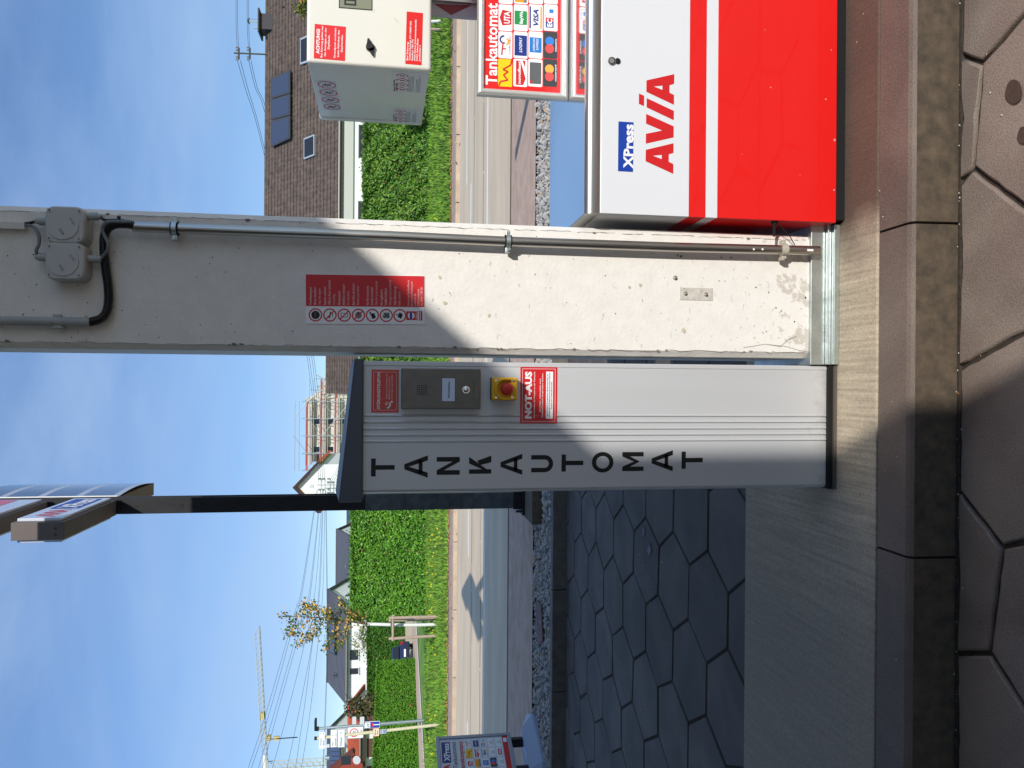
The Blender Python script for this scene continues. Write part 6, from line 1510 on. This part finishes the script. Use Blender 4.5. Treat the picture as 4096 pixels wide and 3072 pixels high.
for i, (a, bb, c, d, e) in enumerate(((950, 980, 1062, 1232, 1276), (962, 990, 1068, 1240, 1284), (995, 1021, 1084, 1250, 1292), (1004, 1029, 1092, 1258, 1300))):
    wire([(a, 242), (bb, 350), (c, 640 if a < 990 else 560), (d, 1450), (e, 1930)], 52, 79, .016, ORD[i]+' wire from the top of four sagging left from the roof mast')
LL = 'overhead wire fanning out across the sky at the left'
for i, pts in enumerate(([(1268, 1960), (1207, 2350), (1179, 2450), (1065, 2850), (993, 3072), (970, 3150)], [(1270, 1960), (1212, 2350), (1187, 2450), (1078, 2850), (1006, 3072), (984, 3150)],
            [(1282, 1960), (1240, 2350), (1211, 2450), (1106, 2820), (1034, 3072), (1010, 3150)], [(1284, 1960), (1245, 2350), (1220, 2450), (1118, 2820), (1050, 3072), (1026, 3150)],
            [(1290, 1960), (1262, 2350), (1212, 2600), (1150, 2850), (1090, 3072), (1070, 3150)], [(1292, 1960), (1276, 2350), (1248, 2570), (1195, 2850), (1148, 3072), (1130, 3150)],
            [(1294, 1960), (1280, 2350), (1250, 2570), (1224, 2780), (1182, 3072), (1170, 3150)], [(1300, 1960), (1292, 2350), (1272, 2570), (1240, 2850), (1206, 3072), (1196, 3150)],
            [(1302, 1960), (1308, 2521), (1300, 2850), (1291, 3072), (1288, 3150)], [(1304, 1960), (1311, 2521), (1303, 2850), (1294, 3072), (1291, 3150)])):
    wire(pts, 79, 62, .015, ORD[i]+' wire from the top of ten fanning across the left sky')
def crane():
    Y = 150; CY = M('crane_yellow', rgb(206, 184, 124), .7); CG = M('crane_pale', rgb(196, 192, 176), .7)
    t = thing('tower_crane', 'pale yellow tower crane at the left edge of the sky', 'crane', P(1500, 3068, Y))
    n = 26; b = MB(CG)
    top = [P(1019+(1050-1019)*i/n, 2540+(3068-2540)*i/n, Y) for i in range(n+1)]
    bot = [P(1034+(1067-1034)*i/n, 2512+(3068-2512)*i/n, Y) for i in range(n+1)]
    off = Vector((0, 1.3, 0))
    b.tube([bot[0], bot[-1]], .08, 5).tube([bot[0]+off, bot[-1]+off], .08, 5).tube([top[0], top[-1]], .06, 5)
    for i in range(n): b.tube([bot[i], top[i], bot[i+1]], .03, 4).tube([bot[i]+off, top[i]], .03, 4).tube([bot[i], bot[i]+off], .03, 4)
    b.build('jib', t)
    c = P(1046, 2868, Y); MB(CY).box(c.x-.6, c.x+.6, Y+.1, Y+1.2, c.z-.4, c.z+.3).build('winch', t)
    c = P(1068, 2958, Y); MB(CY).box(c.x-.4, c.x+.4, Y+.1, Y+1.2, c.z-.6, c.z+.1).build('trolley', t)
    h = P(1105, 2955, Y); o = MB(CY).box(h.x-.35, h.x+.35, Y, Y+.5, h.z-.5, h.z+.5).build('hook_block', t); MB(WIRE).tube([c+Vector((-.2, 0, 0)), h], .04, 4).tube([c+Vector((.2, 0, 0)), h], .04, 4).use(BLK).tube([h, P(1190, 2949, Y)], .10, 5).build('cable', o)
    b = MB(CG); xr = P(1100, 3058, Y).x; xl = P(1100, 3088, Y).x; za = P(1047, 3070, Y).z; m_ = 22; z0 = 0
    for x in (xr, xl):
        for y in (Y, Y+1.4): b.tube([(x, y, z0), (x, y, za)], .09, 5)
    for i in range(m_):
        a = z0+(za-z0)*i/m_; c = z0+(za-z0)*(i+1)/m_; b.use(CG if a > P(1290, 3068, Y).z else CY)
        b.tube([(xr, Y, a), (xl, Y, c)], .07, 4).tube([(xl, Y, a), (xr, Y, a)], .06, 4).tube([(xr, Y+1.4, c), (xl, Y+1.4, a)], .06, 4)
    b.build('tower', t)
    MB(WHITE).box(P(1055, 3060, Y).x-3, P(1055, 3000, Y).x-1, Y-.1, Y+.1, P(1062, 3030, Y).z, P(1052, 3030, Y).z).build('banner', t)
crane()
